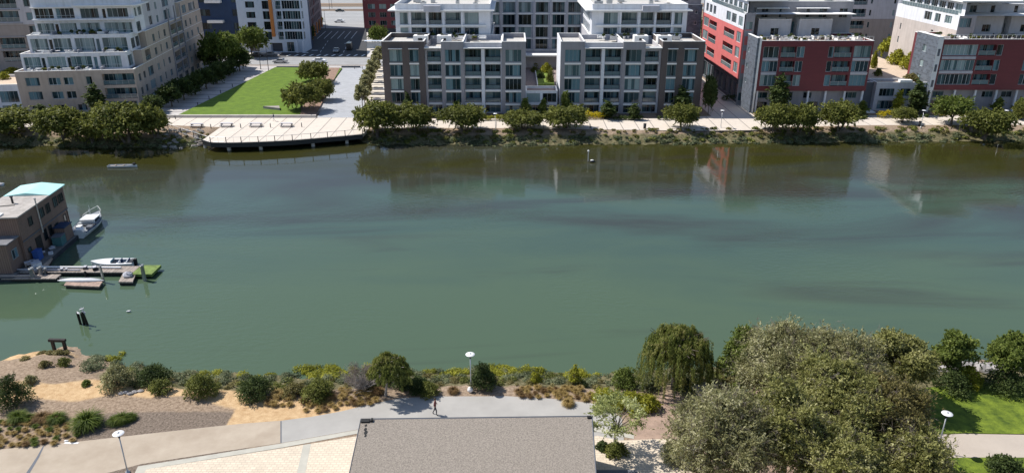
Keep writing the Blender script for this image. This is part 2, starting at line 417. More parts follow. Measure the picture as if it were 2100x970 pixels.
# ---- tall gridded block behind the court
B=Bld('condominium_block','tall grey condominium block with a grid of full height windows, behind the planted court','apartment building',-7.2,213,0)
op=[]
zf=[8.3,11.5,14.8,18.1,21.4,24.7]
for k,(a,b) in enumerate([(-6.9,-3.5),(-2.5,.8),(1.8,5.3),(6.5,9.9),(11.1,14.4),(15.4,18.8)]):
    for z in zf: op.append((a+7.2,b+7.2,z+.15,z+2.85,'w',{'cols':3,'g':rnd.choice(['teal','dark','pale','dark'])}))
B.vol(0,26.5,0,16,0,28.5,'lgrey',front=op,par=.8)
for z in zf: B.box('slab_edge','cap',.1,26.4,-.14,-.004,z-.32,z-.02)
for x in (0,3.95,8.3,13.0,17.55,22.0,26.2): B.box('pier','lgrey',x,x+.45,-.4,-.15,8.3,28)
B.finish()
# ---- red buildings on the right
def red_front(B,cols3,xoff,right_end):
    pass
B=Bld('red_apartment_building','dark red clad apartment building with a salmon red side wing, left of the roof garden','apartment building',56,172,0)
def cl(*L): return [(a-56,b-56,z0,z1,k,o) for a,b,z0,z1,k,o in L]
f=cl((56.7,60.2,12.5,15.0,'w',{'g':'dark','f':'wframe'}),(60.7,64.1,12.6,15.0,'b',{}),(64.2,66.0,12.6,15.0,'w',{'g':'dark','f':'wframe'}),(71.4,72.6,12.6,15.0,'w',{'f':'wframe'}),(72.7,76.7,12.6,15.0,'b',{}),(77.1,81.0,12.6,15.2,'w',{'g':'teal'}),
     (56.7,60.3,9.4,11.8,'w',{'g':'teal','f':'wframe'}),(60.8,64.1,9.4,11.8,'b',{}),(64.2,65.9,9.4,11.8,'w',{'f':'wframe'}),(71.4,72.6,9.4,11.8,'w',{'g':'dark','f':'wframe'}),(72.7,76.7,9.4,11.8,'b',{}),(77.1,80.9,9.4,11.8,'w',{'g':'dark','f':'wframe'}),
     (56.7,60.3,6.2,8.7,'w',{'g':'teal','f':'wframe'}),(60.8,64.1,6.2,8.7,'b',{}),(64.2,65.9,6.2,8.7,'w',{'f':'wframe'}),(71.4,72.8,6.2,8.7,'w',{'f':'wframe'}),(72.9,76.7,6.2,8.7,'b',{}),(77.1,80.9,6.2,8.7,'w',{'g':'teal'}))
B.vol(0,25.3,0,13,5.05,16.3,'red',front=f,par=.5,roof='deckt')
for z in (8.75,11.9): B.box('slab_edge','lgrey',.7,4.2,-.1,.2,z,z+.55);B.box('slab_edge','lgrey',21.1,24.95,-.1,.2,z,z+.6)
g=[(a-56.3,b-56.3,3.1,4.5,'w',{'g':'dark'}) for a,b in ((56.8,59.3),(63.8,65.1),(67.6,69.5),(77.0,80.0))]+[(.6,3.2,.3,2.3,'w',{'g':'dark'}),(12,15,.3,2.3,'w',{'g':'dark'}),(20.5,23,.3,2.3,'w',{})]
B.vol(.3,25,1.2,12.5,0,5.1,'grey',front=g,par=0)
for x in (.4,7,12.2,16.2,20.6,24.7): B.box('column','white',x,x+.4,.3,.7,0,5.04)
B.wall((-.95,7.2),(0,-1),7.4,0,16.9,[(1.2,2.2,z,z+1.1,'w',{'f':'wframe','g':'pale'}) for z in (6,9.4,13)],'stone')
B.mb('wall','stone').quad((-.95,-.2,0),(-.45,-.2,0),(-.45,-.2,16.9),(-.95,-.2,16.9))
B.box('coping','cap',-1.0,-.4,-.25,7.25,16.9,17.0);B.box('corner_fin','cap',-.45,0,-.25,-.02,4.5,16.9);B.box('corner_column','cap',-.4,0,-.1,.3,0,5.0)
B.box('wall','stone',-.94,-.02,7.0,7.19,0,16.89)
r=random.Random(5)
B.box('railing_rail','cap',.2,25,.16,.2,17.2,17.26)
for x in range(26): B.box('railing_rail','cap',x+.1,x+.15,.16,.2,16.37,17.2)
for k in range(60):
    x=r.uniform(.6,24.6);y=r.uniform(.8,7);w=r.uniform(.15,.75);h=r.uniform(.25,.95)
    FURN.append(('terrace_furniture',B,(x-w,x+w,y-w*.6,y+w*.6,15.81,15.81+h)))
# salmon wing
sf=[]
Lw=39.4
def sw(y0,y1,z0,z1,k,o): # y measured from near end, wall runs far -> near
    return (Lw-y1,Lw-y0,z0,z1,k,o)
for z in (7.3,10.9,14.4):
    sf.append(sw(1.2,4.8,z,z+2.5,'w',{'f':'wframe','g':'pale'}))
    sf.append(sw(6.8,16.2,z,z+2.2,'b',{'f':'wframe','g':'dark','rk':'wframe'}))
    sf.append(sw(23.5,31.5,z,z+2.2,'b',{'f':'wframe','g':'dark','rk':'wframe'}))
    sf.append(sw(32.2,38.0,z,z+2.4,'w',{'f':'wframe','g':'pale'}))
B.wall((-2,8.2+Lw),(0,-1),Lw,6.3,17.7,sf,'salmon')
B.wall((-2,8.2),(1,0),2,6.3,17.7,[],'salmon')
wf=[sw(1,4.5,18.2,20.4,'w',{'f':'wframe','g':'pale'}),sw(6.5,10.5,18.3,20.5,'w',{'f':'wframe','g':'dark'}),sw(11.5,15.5,18.3,20.5,'w',{'f':'wframe','g':'dark'})]+[sw(26+i*4,28.6+i*4,18.3,20.5,'w',{'f':'wframe','g':'dark'}) for i in range(3)]
B.wall((-1.95,8.2+Lw),(0,-1),Lw,17.7,21.2,wf,'white')
B.wall((-1.1,8.2+Lw),(0,-1),Lw-1,21.2,24,[sw(1.5+i*4.2,4.6+i*4.2,21.3,23.3,'w',{'f':'wframe','g':'dark'}) for i in range(9)],'white')
B.mb('roof','cap').quad((-1.95,8.2,21.19),(24,8.2,21.19),(24,8.2+Lw,21.19),(-1.95,8.2+Lw,21.19));B.box('roof_slab','cap',-1.6,8,9.0,8.2+Lw,24,24.25)
inst('balcony_railing',railing_mesh(30,'wframe',True),B.root,(-1.9,8.2+Lw-8,21.2),R(-90))
B.wall((-.9,8.2+Lw),(0,-1),Lw,0,6.3,[sw(2+i*4.6,5.4+i*4.6,.6,4.6,'w',{'g':'dark'}) for i in range(8)],'dgrey')
B.mb('wall','dgrey').quad((-2,8.2,6.3),(-.9,8.2,6.3),(-.9,8.2+Lw,6.3),(-2,8.2+Lw,6.3))
B.wall((-1.7,8.15),(1,0),2.2,0,21.5,[(.3,1.8,z,z+2,'w',{'g':'pale'}) for z in (1,4.3,7.6,10.9,14.2,17.5)],'grey')
B.wall((-2,8.2+Lw),(1,0),2,6.3,24,[],'white')
# upper storeys behind the roof terrace
B.vol(0.4,25,13.1,26,15,23.6,'grey',par=.7,front=[(3.0,4.6,19.9,22.0,'w',{'g':'dark'}),(7.2,7.8,19.9,22,'w',{'g':'dark'}),(13.6,14.5,19.9,22,'w',{'g':'dark'}),(16.7,18.6,19.9,22,'w',{'g':'dark'}),(21.5,23.5,19.9,22,'w',{'g':'dark'}),(10.5,11.5,16,19,'w',{'g':'dark'})],left=[(1+3*i,3+3*i,z,z+2.2,'w',{'f':'wframe'}) for i in range(4) for z in (16.2,19.6)])
for x0,x1 in ((1.9,9.6),(11.5,19.2)):
    B.vol(x0,x1,9.6,13.08,15.81,19.9,'lgrey',par=1.0,front=[(3.0,4.9,16.3,17.9,'w',{'g':'dark'})],left=[(1,1.6,16.6,18.6,'w',{'g':'dark'})],mks={'l':'white'})
    B.box('canopy','cap',x0-.1,x1-.1,11.6,13.08,22.1,22.25);B.box('canopy','metal',x0+.1,x0+.2,12.6,13.09,19.9,22.1)
for k in range(14):
    x=r.uniform(1,24);y=r.uniform(14,25);FURN.append(('rooftop_unit',B,(x-.7,x+.7,y-.5,y+.5,22.91,23.3+r.random())))
B.finish()
B=Bld('stair_tower','slate grey tower with small square windows, behind the salmon red wing','building',47,221,0)
B.vol(0,7,0,26,0,19.5,'stone',front=[(5,5.8,z,z+1,'w',{'f':'wframe','g':'dark'}) for z in (4,7.3,10.6,14,17)],par=.4)
B.vol(.6,6.6,.5,25,19,30,'grey',front=[(1,2.4,z,z+1.6,'w',{'f':'wframe'}) for z in (20.4,23.6,26.8)],par=.5)
B.finish()
# second red building on the right
B=Bld('red_apartment_building','dark red clad apartment building cut by the right edge of the photo','apartment building',97.4,173,0)
f=[]
for j,z in enumerate((6.3,9.5,12.9)):
    f.append((.4,8.1,z,z+2.4,'w',{'cols':8,'g':['dark','teal','teal'][j],'f':'wframe'}))
    f.append((8.5,12.4,z,z+2.4,'b',{}));f.append((12.5,13.9,z,z+2.4,'w',{'f':'wframe','g':['dark','teal','dark'][j]}))
    f.append((19.2,21.2,z,z+2.4,'w',{'f':'wframe'}));f.append((21.4,25.4,z,z+2.4,'b',{}))
B.vol(0,34,0,13,5.1,16.5,'red',front=f,par=.5,roof='deckt')
for z in (8.85,12.1): B.box('slab_edge','lgrey',.4,8.1,-.1,.2,z,z+.6)
B.vol(.3,33.6,1.3,12.5,0,5.15,'grey',front=[(.5,3,3.1,4.5,'w',{'g':'dark'}),(.5,3.2,.4,2.4,'w',{'g':'dark'}),(12,14.6,3.1,4.5,'w',{'g':'dark'}),(16.5,19,3.1,4.5,'w',{'g':'dark'})],par=0)
for x in (5.2,10,14.9,19.6,24.5): B.box('column','white',x,x+.4,.35,.75,0,5.04)
B.wall((-1.2,9.7),(0,-1),9.9,0,17.0,[(3.6,5.2,z,z+1.6,'w',{'f':'wframe','g':'pale'}) for z in (6.2,9.6,13)],'stone')
B.mb('wall','cap').quad((-1.2,-.2,5),(-.1,-.2,5),(-.1,-.2,17),(-1.2,-.2,17))
for z in (5.8,9.3,12.8): B.box('corner_window','dgrey',-.9,-.4,-.24,-.19,z,z+1.6)
B.box('coping','cap',-1.25,-.1,-.25,9.75,17,17.1);B.box('corner_column','cap',-.75,-.3,-.2,.25,0,5.0)
B.box('wall','stone',-1.19,-.02,9.5,9.69,0,16.99)
for x in range(30): B.box('railing_rail','cap',x+.3,x+.35,.16,.2,16.57,17.4)
B.box('railing_rail','cap',.2,30,.16,.2,17.4,17.46)
for k in range(50):
    x=r.uniform(.6,32);y=r.uniform(.8,8);w=r.uniform(.15,.7);h=r.uniform(.2,.9)
    FURN.append(('terrace_furniture',B,(x-w,x+w,y-w*.6,y+w*.6,16.01,16.01+h)))
Lw=30
tf=[sw(3,6,20.3-1.5,20.6,'w',{'f':'wframe','g':'pale'}),sw(8,10.5,18.6,20.6,'w',{'f':'wframe','g':'dark'}),sw(12,15.5,18.6,20.6,'w',{'f':'wframe','g':'dark'})]
B.wall((5.6,5.5+Lw),(0,-1),Lw,17.8,21,tf,'white')
B.wall((5.6,5.5+Lw),(0,-1),Lw,0,17.8,[sw(26,26.6,z,z+1.6,'w',{'g':'dark'}) for z in (8,11.4,14.8)]+[sw(10,11,15,16.6,'w',{'g':'dark'})],'tan2')
B.wall((5.6,5.5),(1,0),4,16.5,21,[(.3,3,18.4,20.5,'w',{'g':'teal'})],'grey')
B.wall((6.6,5.5+Lw),(0,-1),Lw,21,24,[sw(1.5+i*3.6,4.4+i*3.6,21.2,23.4,'w',{'f':'wframe','g':'dark' if i else 'pale'}) for i in range(7)],'white')
inst('balcony_railing',railing_mesh(27,'wframe',True),B.root,(5.7,5.5+Lw-2,21.02),R(-90))
B.wall((5.6,5.5+Lw),(1,0),12,0,24,[],'white');B.mb('roof','cap').quad((5.6,5.5,21),(36,5.5,21),(36,5.5+Lw,21),(5.6,5.5+Lw,21));B.box('roof_slab','cap',5.4,20,5.3,5.5+Lw,24,24.3)
B.vol(9,36,13.1,26,15.5,25,'lgrey',par=.7,front=[(3.0,4.6,20.8,22.6,'w',{'g':'dark'}),(8,9,20.8,22.6,'w',{'g':'dark'}),(13.6,14.5,20.8,22.6,'w',{'g':'dark'}),(17,19,20.8,22.6,'w',{'g':'dark'})])
for x0,x1 in ((11.2,18.6),(20.3,28)):
    B.vol(x0,x1,9.6,13.08,16.01,20.6,'lgrey',par=1.0,front=[(2.6,4.6,16.9,18.6,'w',{'g':'dark'})],left=[(1,1.6,16.6,18.6,'w',{'g':'dark'})],mks={'l':'white'})
    B.box('canopy','cap',x0-.1,x1-.1,11.6,13.08,23,23.15)
B.finish()
# low grey link with the roof garden
B=Bld('townhouse_block','low two storey grey block with a planted roof garden, between the two red buildings','building',84.6,174,0)
B.vol(0,12.2,0,5,0,6.6,'lgrey',front=[(.9,4.4,3.4,5.2,'w',{'g':'dark','cols':4}),(5.8,8.2,3.4,5.2,'w',{'g':'dark'}),(10,11.6,3.4,5.2,'w',{'g':'dark'}),(.9,5.5,.4,2.4,'w',{'g':'dark'}),(8.5,11,.4,2.4,'w',{'g':'dark'})],par=.5,roof='deckt')
B.box('parapet_box','cap',5.2,8,-.3,.9,6.65,7.2)
B.vol(-3.2,17.9,5.01,60,0,6.3,'dgrey',par=0,roof='deckt')
B.vol(-3.1,-.02,1.5,5,0,6.4,'dgrey',par=.2,front=[(.5,1.3,.2,2.3,'w',{'g':'dark'})])
B.box('steps','cap',-2.8,-.3,-2.5,1.4,0,.25)
B.finish()
# tan block behind the roof garden
B=Bld('tan_apartment_block','tall grey and tan apartment block with recessed balconies, behind the roof garden','apartment building',97.4,236,0)
f=[]
for i,z in enumerate((7.6,11.1,14.6,18.1,21.6)):
    f+=[(1.5,5.2,z,z+2.2,'w',{'g':'dark'}),(5.9,10,z,z+2.3,'b',{}),(11,11.6,z+.3,z+2,'w',{}),(18,18.7,z+.3,z+2,'w',{}),(19.5,24,z,z+2.3,'b',{'g':'dark'})]
B.vol(0,26,0,22,0,14,'taupe',front=[q for q in f if q[3]<14],par=0,left=[(3+i*5,4.2+i*5,z,z+1.8,'w',{'g':'dark'}) for i in range(3) for z in (8,11.2)],mks={'l':'tan2'})
B.vol(0.02,25.98,0.02,22,14,26,'lgrey',front=[q for q in f if q[3]>14],par=.8,left=[(3+i*5,4.2+i*5,z,z+1.8,'w',{'g':'dark'}) for i in range(3) for z in (15,18.4,21.6)],mks={'l':'white'})
B.finish()
# ---- terraced building on the left
AN=7.6
B=Bld('terraced_apartment_building','terraced apartment building, white upper storeys stepping back above a tan base, beside the lawn','apartment building',-87.8,175.3,AN)
W=25.8
f=[(1.9,4.9,6.1,8.0,'w',{}),(6.8,9.4,6.2,7.9,'w',{'f':'wframe'}),(10.1,12.2,6.2,7.9,'w',{'f':'wframe'}),(15.0,16.3,6.2,8.0,'w',{}),
   (1.9,4.9,2.9,4.8,'w',{}),(6.9,9.4,3.0,4.7,'w',{'f':'wframe','g':'dark'}),(10.1,12.2,3.0,4.7,'w',{'f':'wframe','g':'dark'}),(15.0,16.3,3.0,4.7,'w',{}),
   (2.0,4.6,.2,1.6,'w',{}),(7.0,9.5,.2,1.6,'w',{}),(12,14,.2,1.6,'w',{}),
   (18.6,W-.15,5.9,8.5,'b',{'g':'teal'}),(18.6,W-.15,2.7,5.2,'b',{'g':'teal'}),(18.6,W-.5,.2,2.1,'w',{})]
f=[(a-W+W,b,c,d,k,o) for a,b,c,d,k,o in f]
def sd(y0,y1,z0,z1,k='w',o=None): return (y0,y1,z0,z1,k,o or {})
SL=66.5
s1=[]
for z in (2.9,6.1):
    s1+=[sd(2.6,4.2,z,z+1.7),sd(6.2,7.8,z,z+1.7),sd(10,14,z-.2,z+2.0,'w'),sd(17.5,19.3,z,z+1.7),sd(22.5,23.5,z,z+1.9),sd(27,29,z,z+1.7),sd(33.5,38.5,z-.3,z+2.1,'b',{'g':'dark'}),sd(39.3,44,z-.3,z+2.1,'b',{'g':'dark'}),sd(48,50,z,z+1.7),sd(53,54.6,z,z+1.7),sd(60,62,z,z+1.7)]
s1+=[sd(3+i*6.2,6.4+i*6.2,.3,1.9,'w',{'g':'dark'}) for i in range(10)]
B.vol(-W,0,0,SL,0,9.4,'tan',front=f,right=s1,par=.35,roof='terr')
mkf=lambda zz,x0,n: None
def terr(x0,x1,y0,z0,z1,doors,wins,mk='white',side=None,par=.3,y1=None):
    o=[]
    for a,b in wins: o.append((a,b,z0+.25,z1-.75,'w',{'cols':4,'rows':2,'f':'wframe','g':'pale'}))
    for a in doors: o.append((a,a+.85,z0+.05,z1-.95,'w',{'f':'wframe','g':'dark','cols':1}))
    B.vol(x0,x1,y0,y1 or SL-2,z0-.02,z1,mk,front=o,right=side or [],par=par,roof='terr',mks={'r':mk})
# white front terraces (depth 12 m), tan flank behind them
terr(-W+.6,-2.0,3.2,9.07,12.9,[4.3,9.9,15.7],[(.5,4.1),(5.6,9.6),(10.7,15.3),(17.1,21.8)],side=[sd(.6,3.6,9.5,12.0,'w',{'cols':3}),sd(4.4,7.4,9.5,12.0,'w',{'cols':3})],y1=12)
terr(-W+1.6,-1.6,6.2,12.6,16.6,[4.5,14.9],[(.5,4.3),(5.5,9.4),(10.2,14.6),(16.3,21.8)],side=[sd(.4,3.0,13.1,15.5,'w',{'g':'dark','cols':3}),sd(3.6,6.2,13.1,15.5,'w',{'g':'dark','cols':3})],y1=14)
terr(-W+2.6,-.7,9.2,16.3,19.75,[4.4],[(.5,4.2),(5.5,9.2),(10,14.4),(15.4,21.6)],side=[sd(.5,3.5,16.6,18.9,'w',{'cols':3})],y1=16)
o4=[(.5,4.6,20.0,22.3,'w',{'g':'dark','rows':2,'f':'wframe'}),(5.2,9.2,20.0,22.3,'w',{'g':'teal','rows':2,'f':'wframe'}),(10.6,14.6,20,22.2,'w',{'g':'dark'}),(15.4,16.2,19.9,22.1,'w',{'g':'dark','f':'wframe'}),(16.5,21.2,20.1,22.2,'w',{'g':'dark','cols':4,'f':'wframe'})]
B.vol(-W+2.6,-.75,9.25,16,19.7,26,'white',front=o4,right=[sd(.6,2.2,20.1,22.1,'w',{'g':'dark','f':'wframe'}),sd(3.2,5.8,20.1,22.1,'w',{'g':'dark','f':'wframe'})],par=.5)
B.box('roof_slab','cap',-W+12,.6,8.2,17.0,22.7,22.95);B.box('canopy','cap',-W+2.6,-W+11.4,8.5,9.24,22.5,22.65)
# ledges of the terraces
for x0,x1,y,z in ((-W+2.6,-.7,8.9,19.62),):
    B.box('ledge','white',x0,x1+.3,y-.5,y+.3,z,z+.35)
# flank, rising from the front to the back
s2=[]
for z in (9.9,13.2):
    s2+=[sd(17.5,19.3,z,z+1.8),sd(22.5,23.4,z,z+2.0),sd(27,28.8,z,z+1.8),sd(33.5,38.3,z-.3,z+2.2,'b',{'g':'dark'}),sd(39.2,44,z-.3,z+2.2,'b',{'g':'dark'}),sd(48,49.8,z,z+1.8),sd(53,54.6,z,z+1.8),sd(60,61.6,z,z+1.8)]
s2.append(sd(10,14,9.7,12.2,'b',{'g':'dark'}))
B.vol(-W+3,-.02,7.6,SL-.02,9.0,12.7,'tan',right=[(a-7.6,b-7.6,c,d,k,o) for a,b,c,d,k,o in s2 if d<12.7],par=.2,skip='l')
B.vol(-W+4,-.05,12.5,SL-.05,12.5,16.4,'tan',right=[(a-12.5,b-12.5,c,d,k,o) for a,b,c,d,k,o in s2 if 12.7<d<16.4],par=.2,skip='l')
s3=[]
for z in (16.9,20.2,23.4):
    s3+=[sd(20,22.5,z,z+2.2,'w',{'g':'dark','f':'wframe'}),sd(26,27.6,z,z+1.8),sd(32.5,38,z-.1,z+2.4,'w',{'cols':4}),sd(39,44.2,z-.1,z+2.4,'w',{'cols':4}),sd(48,52,z,z+2.2,'w',{'cols':3}),sd(55,62,z,z+2.2,'w',{'cols':5})]
B.vol(-W+4,-.9,15.9,44,16.2,29,'lgrey',right=[(a-15.9,b-15.9,c,d,k,o) for a,b,c,d,k,o in s3 if b<44],par=.6,skip='l')
B.vol(-W+4,-.3,43.9,SL-.1,16.2,20.3,'tan',right=[(a-43.9,b-43.9,c,d,k,o) for a,b,c,d,k,o in s3 if a>44 and d<20],par=.3,skip='l')
B.vol(-W+4,-1.2,43.8,SL-.6,20,27,'grey',right=[(a-43.8,b-43.8,c,d,k,o) for a,b,c,d,k,o in s3 if a>44 and 20<d<26],par=.3,skip='l')
for y in (32.2,38.6,44.4): B.box('pilaster','grey',.02,.3,y-.2,y+.2,2,20)
for z in (5.4,8.7,12.2,15.6): B.box('slab_edge','grey',.02,.28,32.5,44.2,z,z+.3)
r=random.Random(11)
for y0,z in ((.45,9.06),(3.6,12.61),(6.6,16.31)):
    for k in range(16):
        x=r.uniform(-W+3,-3.2);w=r.uniform(.2,1.0);FURN.append(('terrace_furniture',B,(x-w,x+w,y0+r.random()*.7,y0+1.1+r.random()*.8,z,z+.3+r.random()*.55)))
for x in (-W+7,-W+13,-W+18.5):
    for y0,z in ((.3,9.1),(3.4,12.65),(6.4,16.35)): B.box('terrace_divider','lgrey',x,x+.15,y0,y0+2.6,z,z+.9)
B.finish()
# lower white wing left of it, and the tall block behind
B=Bld('low_apartment_wing','low white apartment wing with a roof garden, at the left edge','apartment building',-139,168.9,AN)
B.vol(0,25.8,.5,14,0,6.4,'white',front=[(21,25,2.3,4.9,'w',{'g':'teal'}),(15,19.5,2.3,4.9,'w',{'g':'teal'}),(21,25,.2,1.6,'w',{}),(15,19,.2,1.6,'w',{})],par=.5,roof='deckt')
B.vol(0,25.7,14.01,26,0,5.6,'dgrey',par=.3,roof='dgrey')
B.finish()
B=Bld('corner_apartment_tower','tall grey and tan apartment tower at the top left corner, with glazed balconies','apartment building',-150,193,AN)
f=[]
for z in (7.8,11.1,14.4,17.7,21.0,24.3):
    f+=[(9,17,z,z+2.6,'w',{'cols':6,'g':'dark'}),(19.5,25.5,z,z+2.6,'b',{'g':'dark'}),(27.2,29.6,z+.3,z+2.2,'w',{}),(31,33.4,z+.3,z+2.2,'w',{})]
B.vol(0,34.5,0,20,0,17,'taupe',front=[q for q in f if q[3]<17],par=0,right=[(3+i*5,5+i*5,z,z+1.8,'w',{}) for i in range(3) for z in (8,11,14)])
B.vol(.02,34.48,.02,20,17,28,'lgrey',front=[q for q in f if q[3]>17.2],par=.6)
for z in (10.6,13.9,17.2,20.5,23.8): B.box('slab_edge','grey',8.8,26,-.3,-.01,z,z+.25)
B.finish()
# blue tower, white tower with the orange fin, maroon block
B=Bld('blue_building','dark blue building with white balconies, behind the terraced apartment building','building',-122,272,0,gk='dark')
B.vol(0,30.2,0,25,0,30,'blue',front=[(x,x+3.4,z,z+2.2,'w',{'f':'dmetal','g':'dark'}) for x in (8,13,24.2) for z in (2,6.5,11,15.5,20,24.5)],par=.6)
for z in (8.8,15.5,22): B.box('balcony','cap',15.6,21,-1.9,-.01,z,z+.9)
B.finish()
B=Bld('white_tower','white and glass tower with an orange fin, at the corner of the cross street','building',-92.6,262,0,fk='wframe',gk='dark')
f=[]
for k,z in enumerate([4.4+3.35*i for i in range(8)]):
    f+=[(3.0,6.0,z+.3,z+2.3,'w',{'cols':2,'f':'dmetal'}),(8.6,10.8,z-.1,z+2.5,'w',{'cols':3,'f':'dmetal'}),(13.0,14.8,z-.1,z+2.5,'b',{'rk':'wframe'}),(15.2,21.2,z-.1,z+2.6,'w',{'cols':7,'f':'wframe'})]
f+=[(3,6,.3,3,'w',{}),(15.5,18,.2,3.5,'w',{}),(10,14,.2,3.2,'hole',{'e':2})]
rt=[(.3,2.4,z,z+2.5,'w',{'cols':2}) for z in [4.3+3.35*i for i in range(8)]]
B.vol(0,21.6,0,9,0,31,'bwhite',front=f,right=rt,par=.5)
B.box('fin','orange',11.2,12.1,-1.2,-.02,5.4,31)
for x in (19.2,21.3): B.box('column','bwhite',x-.4,x+.3,-.9,-.3,0,4.2)
B.vol(18,21.3,9,12,0,31,'blue',par=.3)
B.finish()
B=Bld('plum_brick_building','plum and orange panelled building running back along the shaded street','building',-74.2,277,AN+.4,gk='dark')
rt=[]
for z in [4.6+3.3*i for i in range(7)]:
    for i in range(11): rt.append((1.5+i*5,1.5+i*5+2.2,z,z+2.4,'w',{'g':'dark','f':'dmetal'}))
for i in range(8): rt.append((1+i*7,5.5+i*7,.2,3.6,'w',{'g':'dark'}))
B.vol(-14,0,0,62,0,28,'brick',right=rt,par=.5)
for i in range(8):
    for j,z in enumerate([4.4+3.3*i2 for i2 in range(7)]):
        if (i*3+j*5)%4==0: B.box('panel','orange' if (i+j)%2 else 'redbrick',.02,.12,3.9+i*5,5.6+i*5,z,z+2.8)
for i in range(6): B.box('pier','orange',.02,.5,6+i*10,6.8+i*10,0,4.2)
B.finish()
B=Bld('maroon_building','small maroon corner building with paired windows, behind the left condominium','building',-60,313.5,0,gk='pale')
f=[(a,b,z,z+1.9,'w',{'f':'frame','g':g}) for z,g in ((2.9,'dark'),(6.1,'dark'),(9.3,'pale')) for a,b in ((2.0,4.9),(6.6,9.4),(11,13.6),(15.5,18))]
B.vol(0,26,0,40,1.8,12.9,'redbrick',front=f,left=[(3+i*5,5.5+i*5,z,z+1.9,'w',{}) for i in range(7) for z in (2.9,6.1,9.3)],par=.7)
B.vol(.4,25.5,.8,39,0,1.85,'dgrey',par=0)
B.finish()
# awning over the pavement beside it
B=Bld('bus_shelter','flat glass roofed shelter on the pavement of the shaded street','shelter',-47.5,268,0)
B.box('roof','bwhite',-4,3,-1,1,3.0,3.15)
for x in (-3.6,-.6,2.6): B.box('post','metal',x,x+.12,.5,.62,0,3)
B.box('back_panel','wframe',-3.6,2.6,.64,.68,.4,2.6)
B.finish()
# ================================================================ PLANT KIT
rg=np.random.default_rng(12)
def quads_mesh(name,c,u,v,m):
    """one quad per row: centre c, half axes u and v"""
    n=len(c);co=np.empty((n,4,3),np.float32)
    co[:,0]=c-u;co[:,1]=c-v*.9;co[:,2]=c+u;co[:,3]=c+v*.9
    me=bpy.data.meshes.new(name);me.vertices.add(n*4);me.vertices.foreach_set('co',co.ravel())
    me.loops.add(n*4);me.loops.foreach_set('vertex_index',np.arange(n*4,dtype=np.int32))
    me.polygons.add(n);me.polygons.foreach_set('loop_start',np.arange(0,n*4,4,dtype=np.int32));me.polygons.foreach_set('loop_total',np.full(n,4,np.int32))
    me.materials.append(m);me.update();me.validate();return me
def unit(a): return a/np.maximum(np.linalg.norm(a,axis=1,keepdims=True),1e-6)
def leaf_cloud(name,cl,n,ls,m,hang=0.,shell=.55,flat=.0,squash=.8,up=.35,spray=0.,sl=.9):
    """cl: list of (x,y,z,r) clumps; n leaves; ls=(half length, half width)"""
    cl=np.array(cl,float);w=cl[:,3]**2.2;k=rg.choice(len(cl),n,p=w/w.sum())
    d=unit(rg.normal(size=(n,3)));d[:,2]=np.where((d[:,2]<-.35)&(rg.random(n)<.6),-d[:,2],d[:,2])
    r=cl[k,3]*(shell+(1-shell)*rg.random(n)**.6)*(1+.12*rg.normal(size=n))
    c=cl[k,:3]+d*r[:,None]*np.array([1,1,squash])
    nr=unit(d*.8+rg.normal(size=(n,3))*.6+np.array([0,0,up]))
    t=unit(np.cross(nr,rg.normal(size=(n,3))))
    if hang>0:
        t=unit(t*(1-hang)+np.array([0,0,-1.])*hang);
    if spray>0:
        # leaves gathered along twigs that stick out of the clumps
        per=14;nt_=int(n*spray/per);ix=rg.choice(n,nt_*per,replace=False);kk=rg.choice(len(cl),nt_,p=w/w.sum())
        dd=unit(rg.normal(size=(nt_,3))+np.array([0,0,.45]));o=cl[kk,:3]+dd*(cl[kk,3]*(.45+.5*rg.random(nt_)))[:,None]*np.array([1,1,squash])
        tw=unit(dd+rg.normal(size=(nt_,3))*.45+np.array([0,0,.25]));L=sl*(.4+.9*rg.random(nt_))
        q=rg.random((nt_,per));pos=o[:,None,:]+tw[:,None,:]*(q*L[:,None])[:,:,None]+rg.normal(size=(nt_,per,3))*(.05*sl)
        pos[:,:,2]-=(q**2*L[:,None]*.25)
        c[ix]=pos.reshape(-1,3);t[ix]=unit(np.repeat(tw,per,0)+rg.normal(size=(nt_*per,3))*.7)
    b=unit(np.cross(nr,t));s=(.6+.8*rg.random(n))[:,None]
    return quads_mesh(name,c,t*ls[0]*s,b*ls[1]*s,m)
def cloud(n,R,z0,z1,rr=(.26,.42),core=.25,top=1.,rnd_=None,lop=(0,0)):
    """clump centres on an uneven dome between z0 and z1"""
    q=rnd_ or rnd;out=[];hz=(z1-z0)/2;zc=(z0+z1)/2
    for i in range(n):
        a=q.uniform(0,2*math.pi);e=math.asin(q.uniform(-.75,1));f=q.uniform(core,1)**.5*q.uniform(.82,1.08)
        rr_=R*q.uniform(*rr)
        x=(R-rr_*.7)*f*math.cos(e)*math.cos(a);y=(R-rr_*.7)*f*math.cos(e)*math.sin(a);z=zc+(hz-rr_*.6)*f*math.sin(e)*top
        out.append((x+lop[0]*(z-z0),y+lop[1]*(z-z0),z,rr_))
    return out
def limbs(cl,base,R,h0,lean=(0,0),r0=.2,n=7,forks=1,q=None):
    q=q or rnd;b=MB()
    for f in range(forks):
        ox=0 if forks==1 else q.uniform(-.3,.3);oy=0 if forks==1 else q.uniform(-.3,.3)
        tx,ty=lean[0]*h0+ox*3,lean[1]*h0+oy*3;rr=r0/(forks**.5)
        b.tube([(ox,oy,-.15),(ox+tx*.4,oy+ty*.35,h0*.45),(tx,ty,h0)],[rr*1.25,rr*.95,rr*.8],7)
        for c in q.sample(cl,min(n,len(cl))):
            mx,my,mz=(tx*.6+c[0]*.4+q.uniform(-.1,.1)*R,ty*.6+c[1]*.4+q.uniform(-.1,.1)*R,h0*.5+c[2]*.5)
            b.tube([(tx,ty,h0*.97),(mx,my,mz),(c[0],c[1],c[2])],[rr*.55,rr*.32,rr*.1],5)
    return b
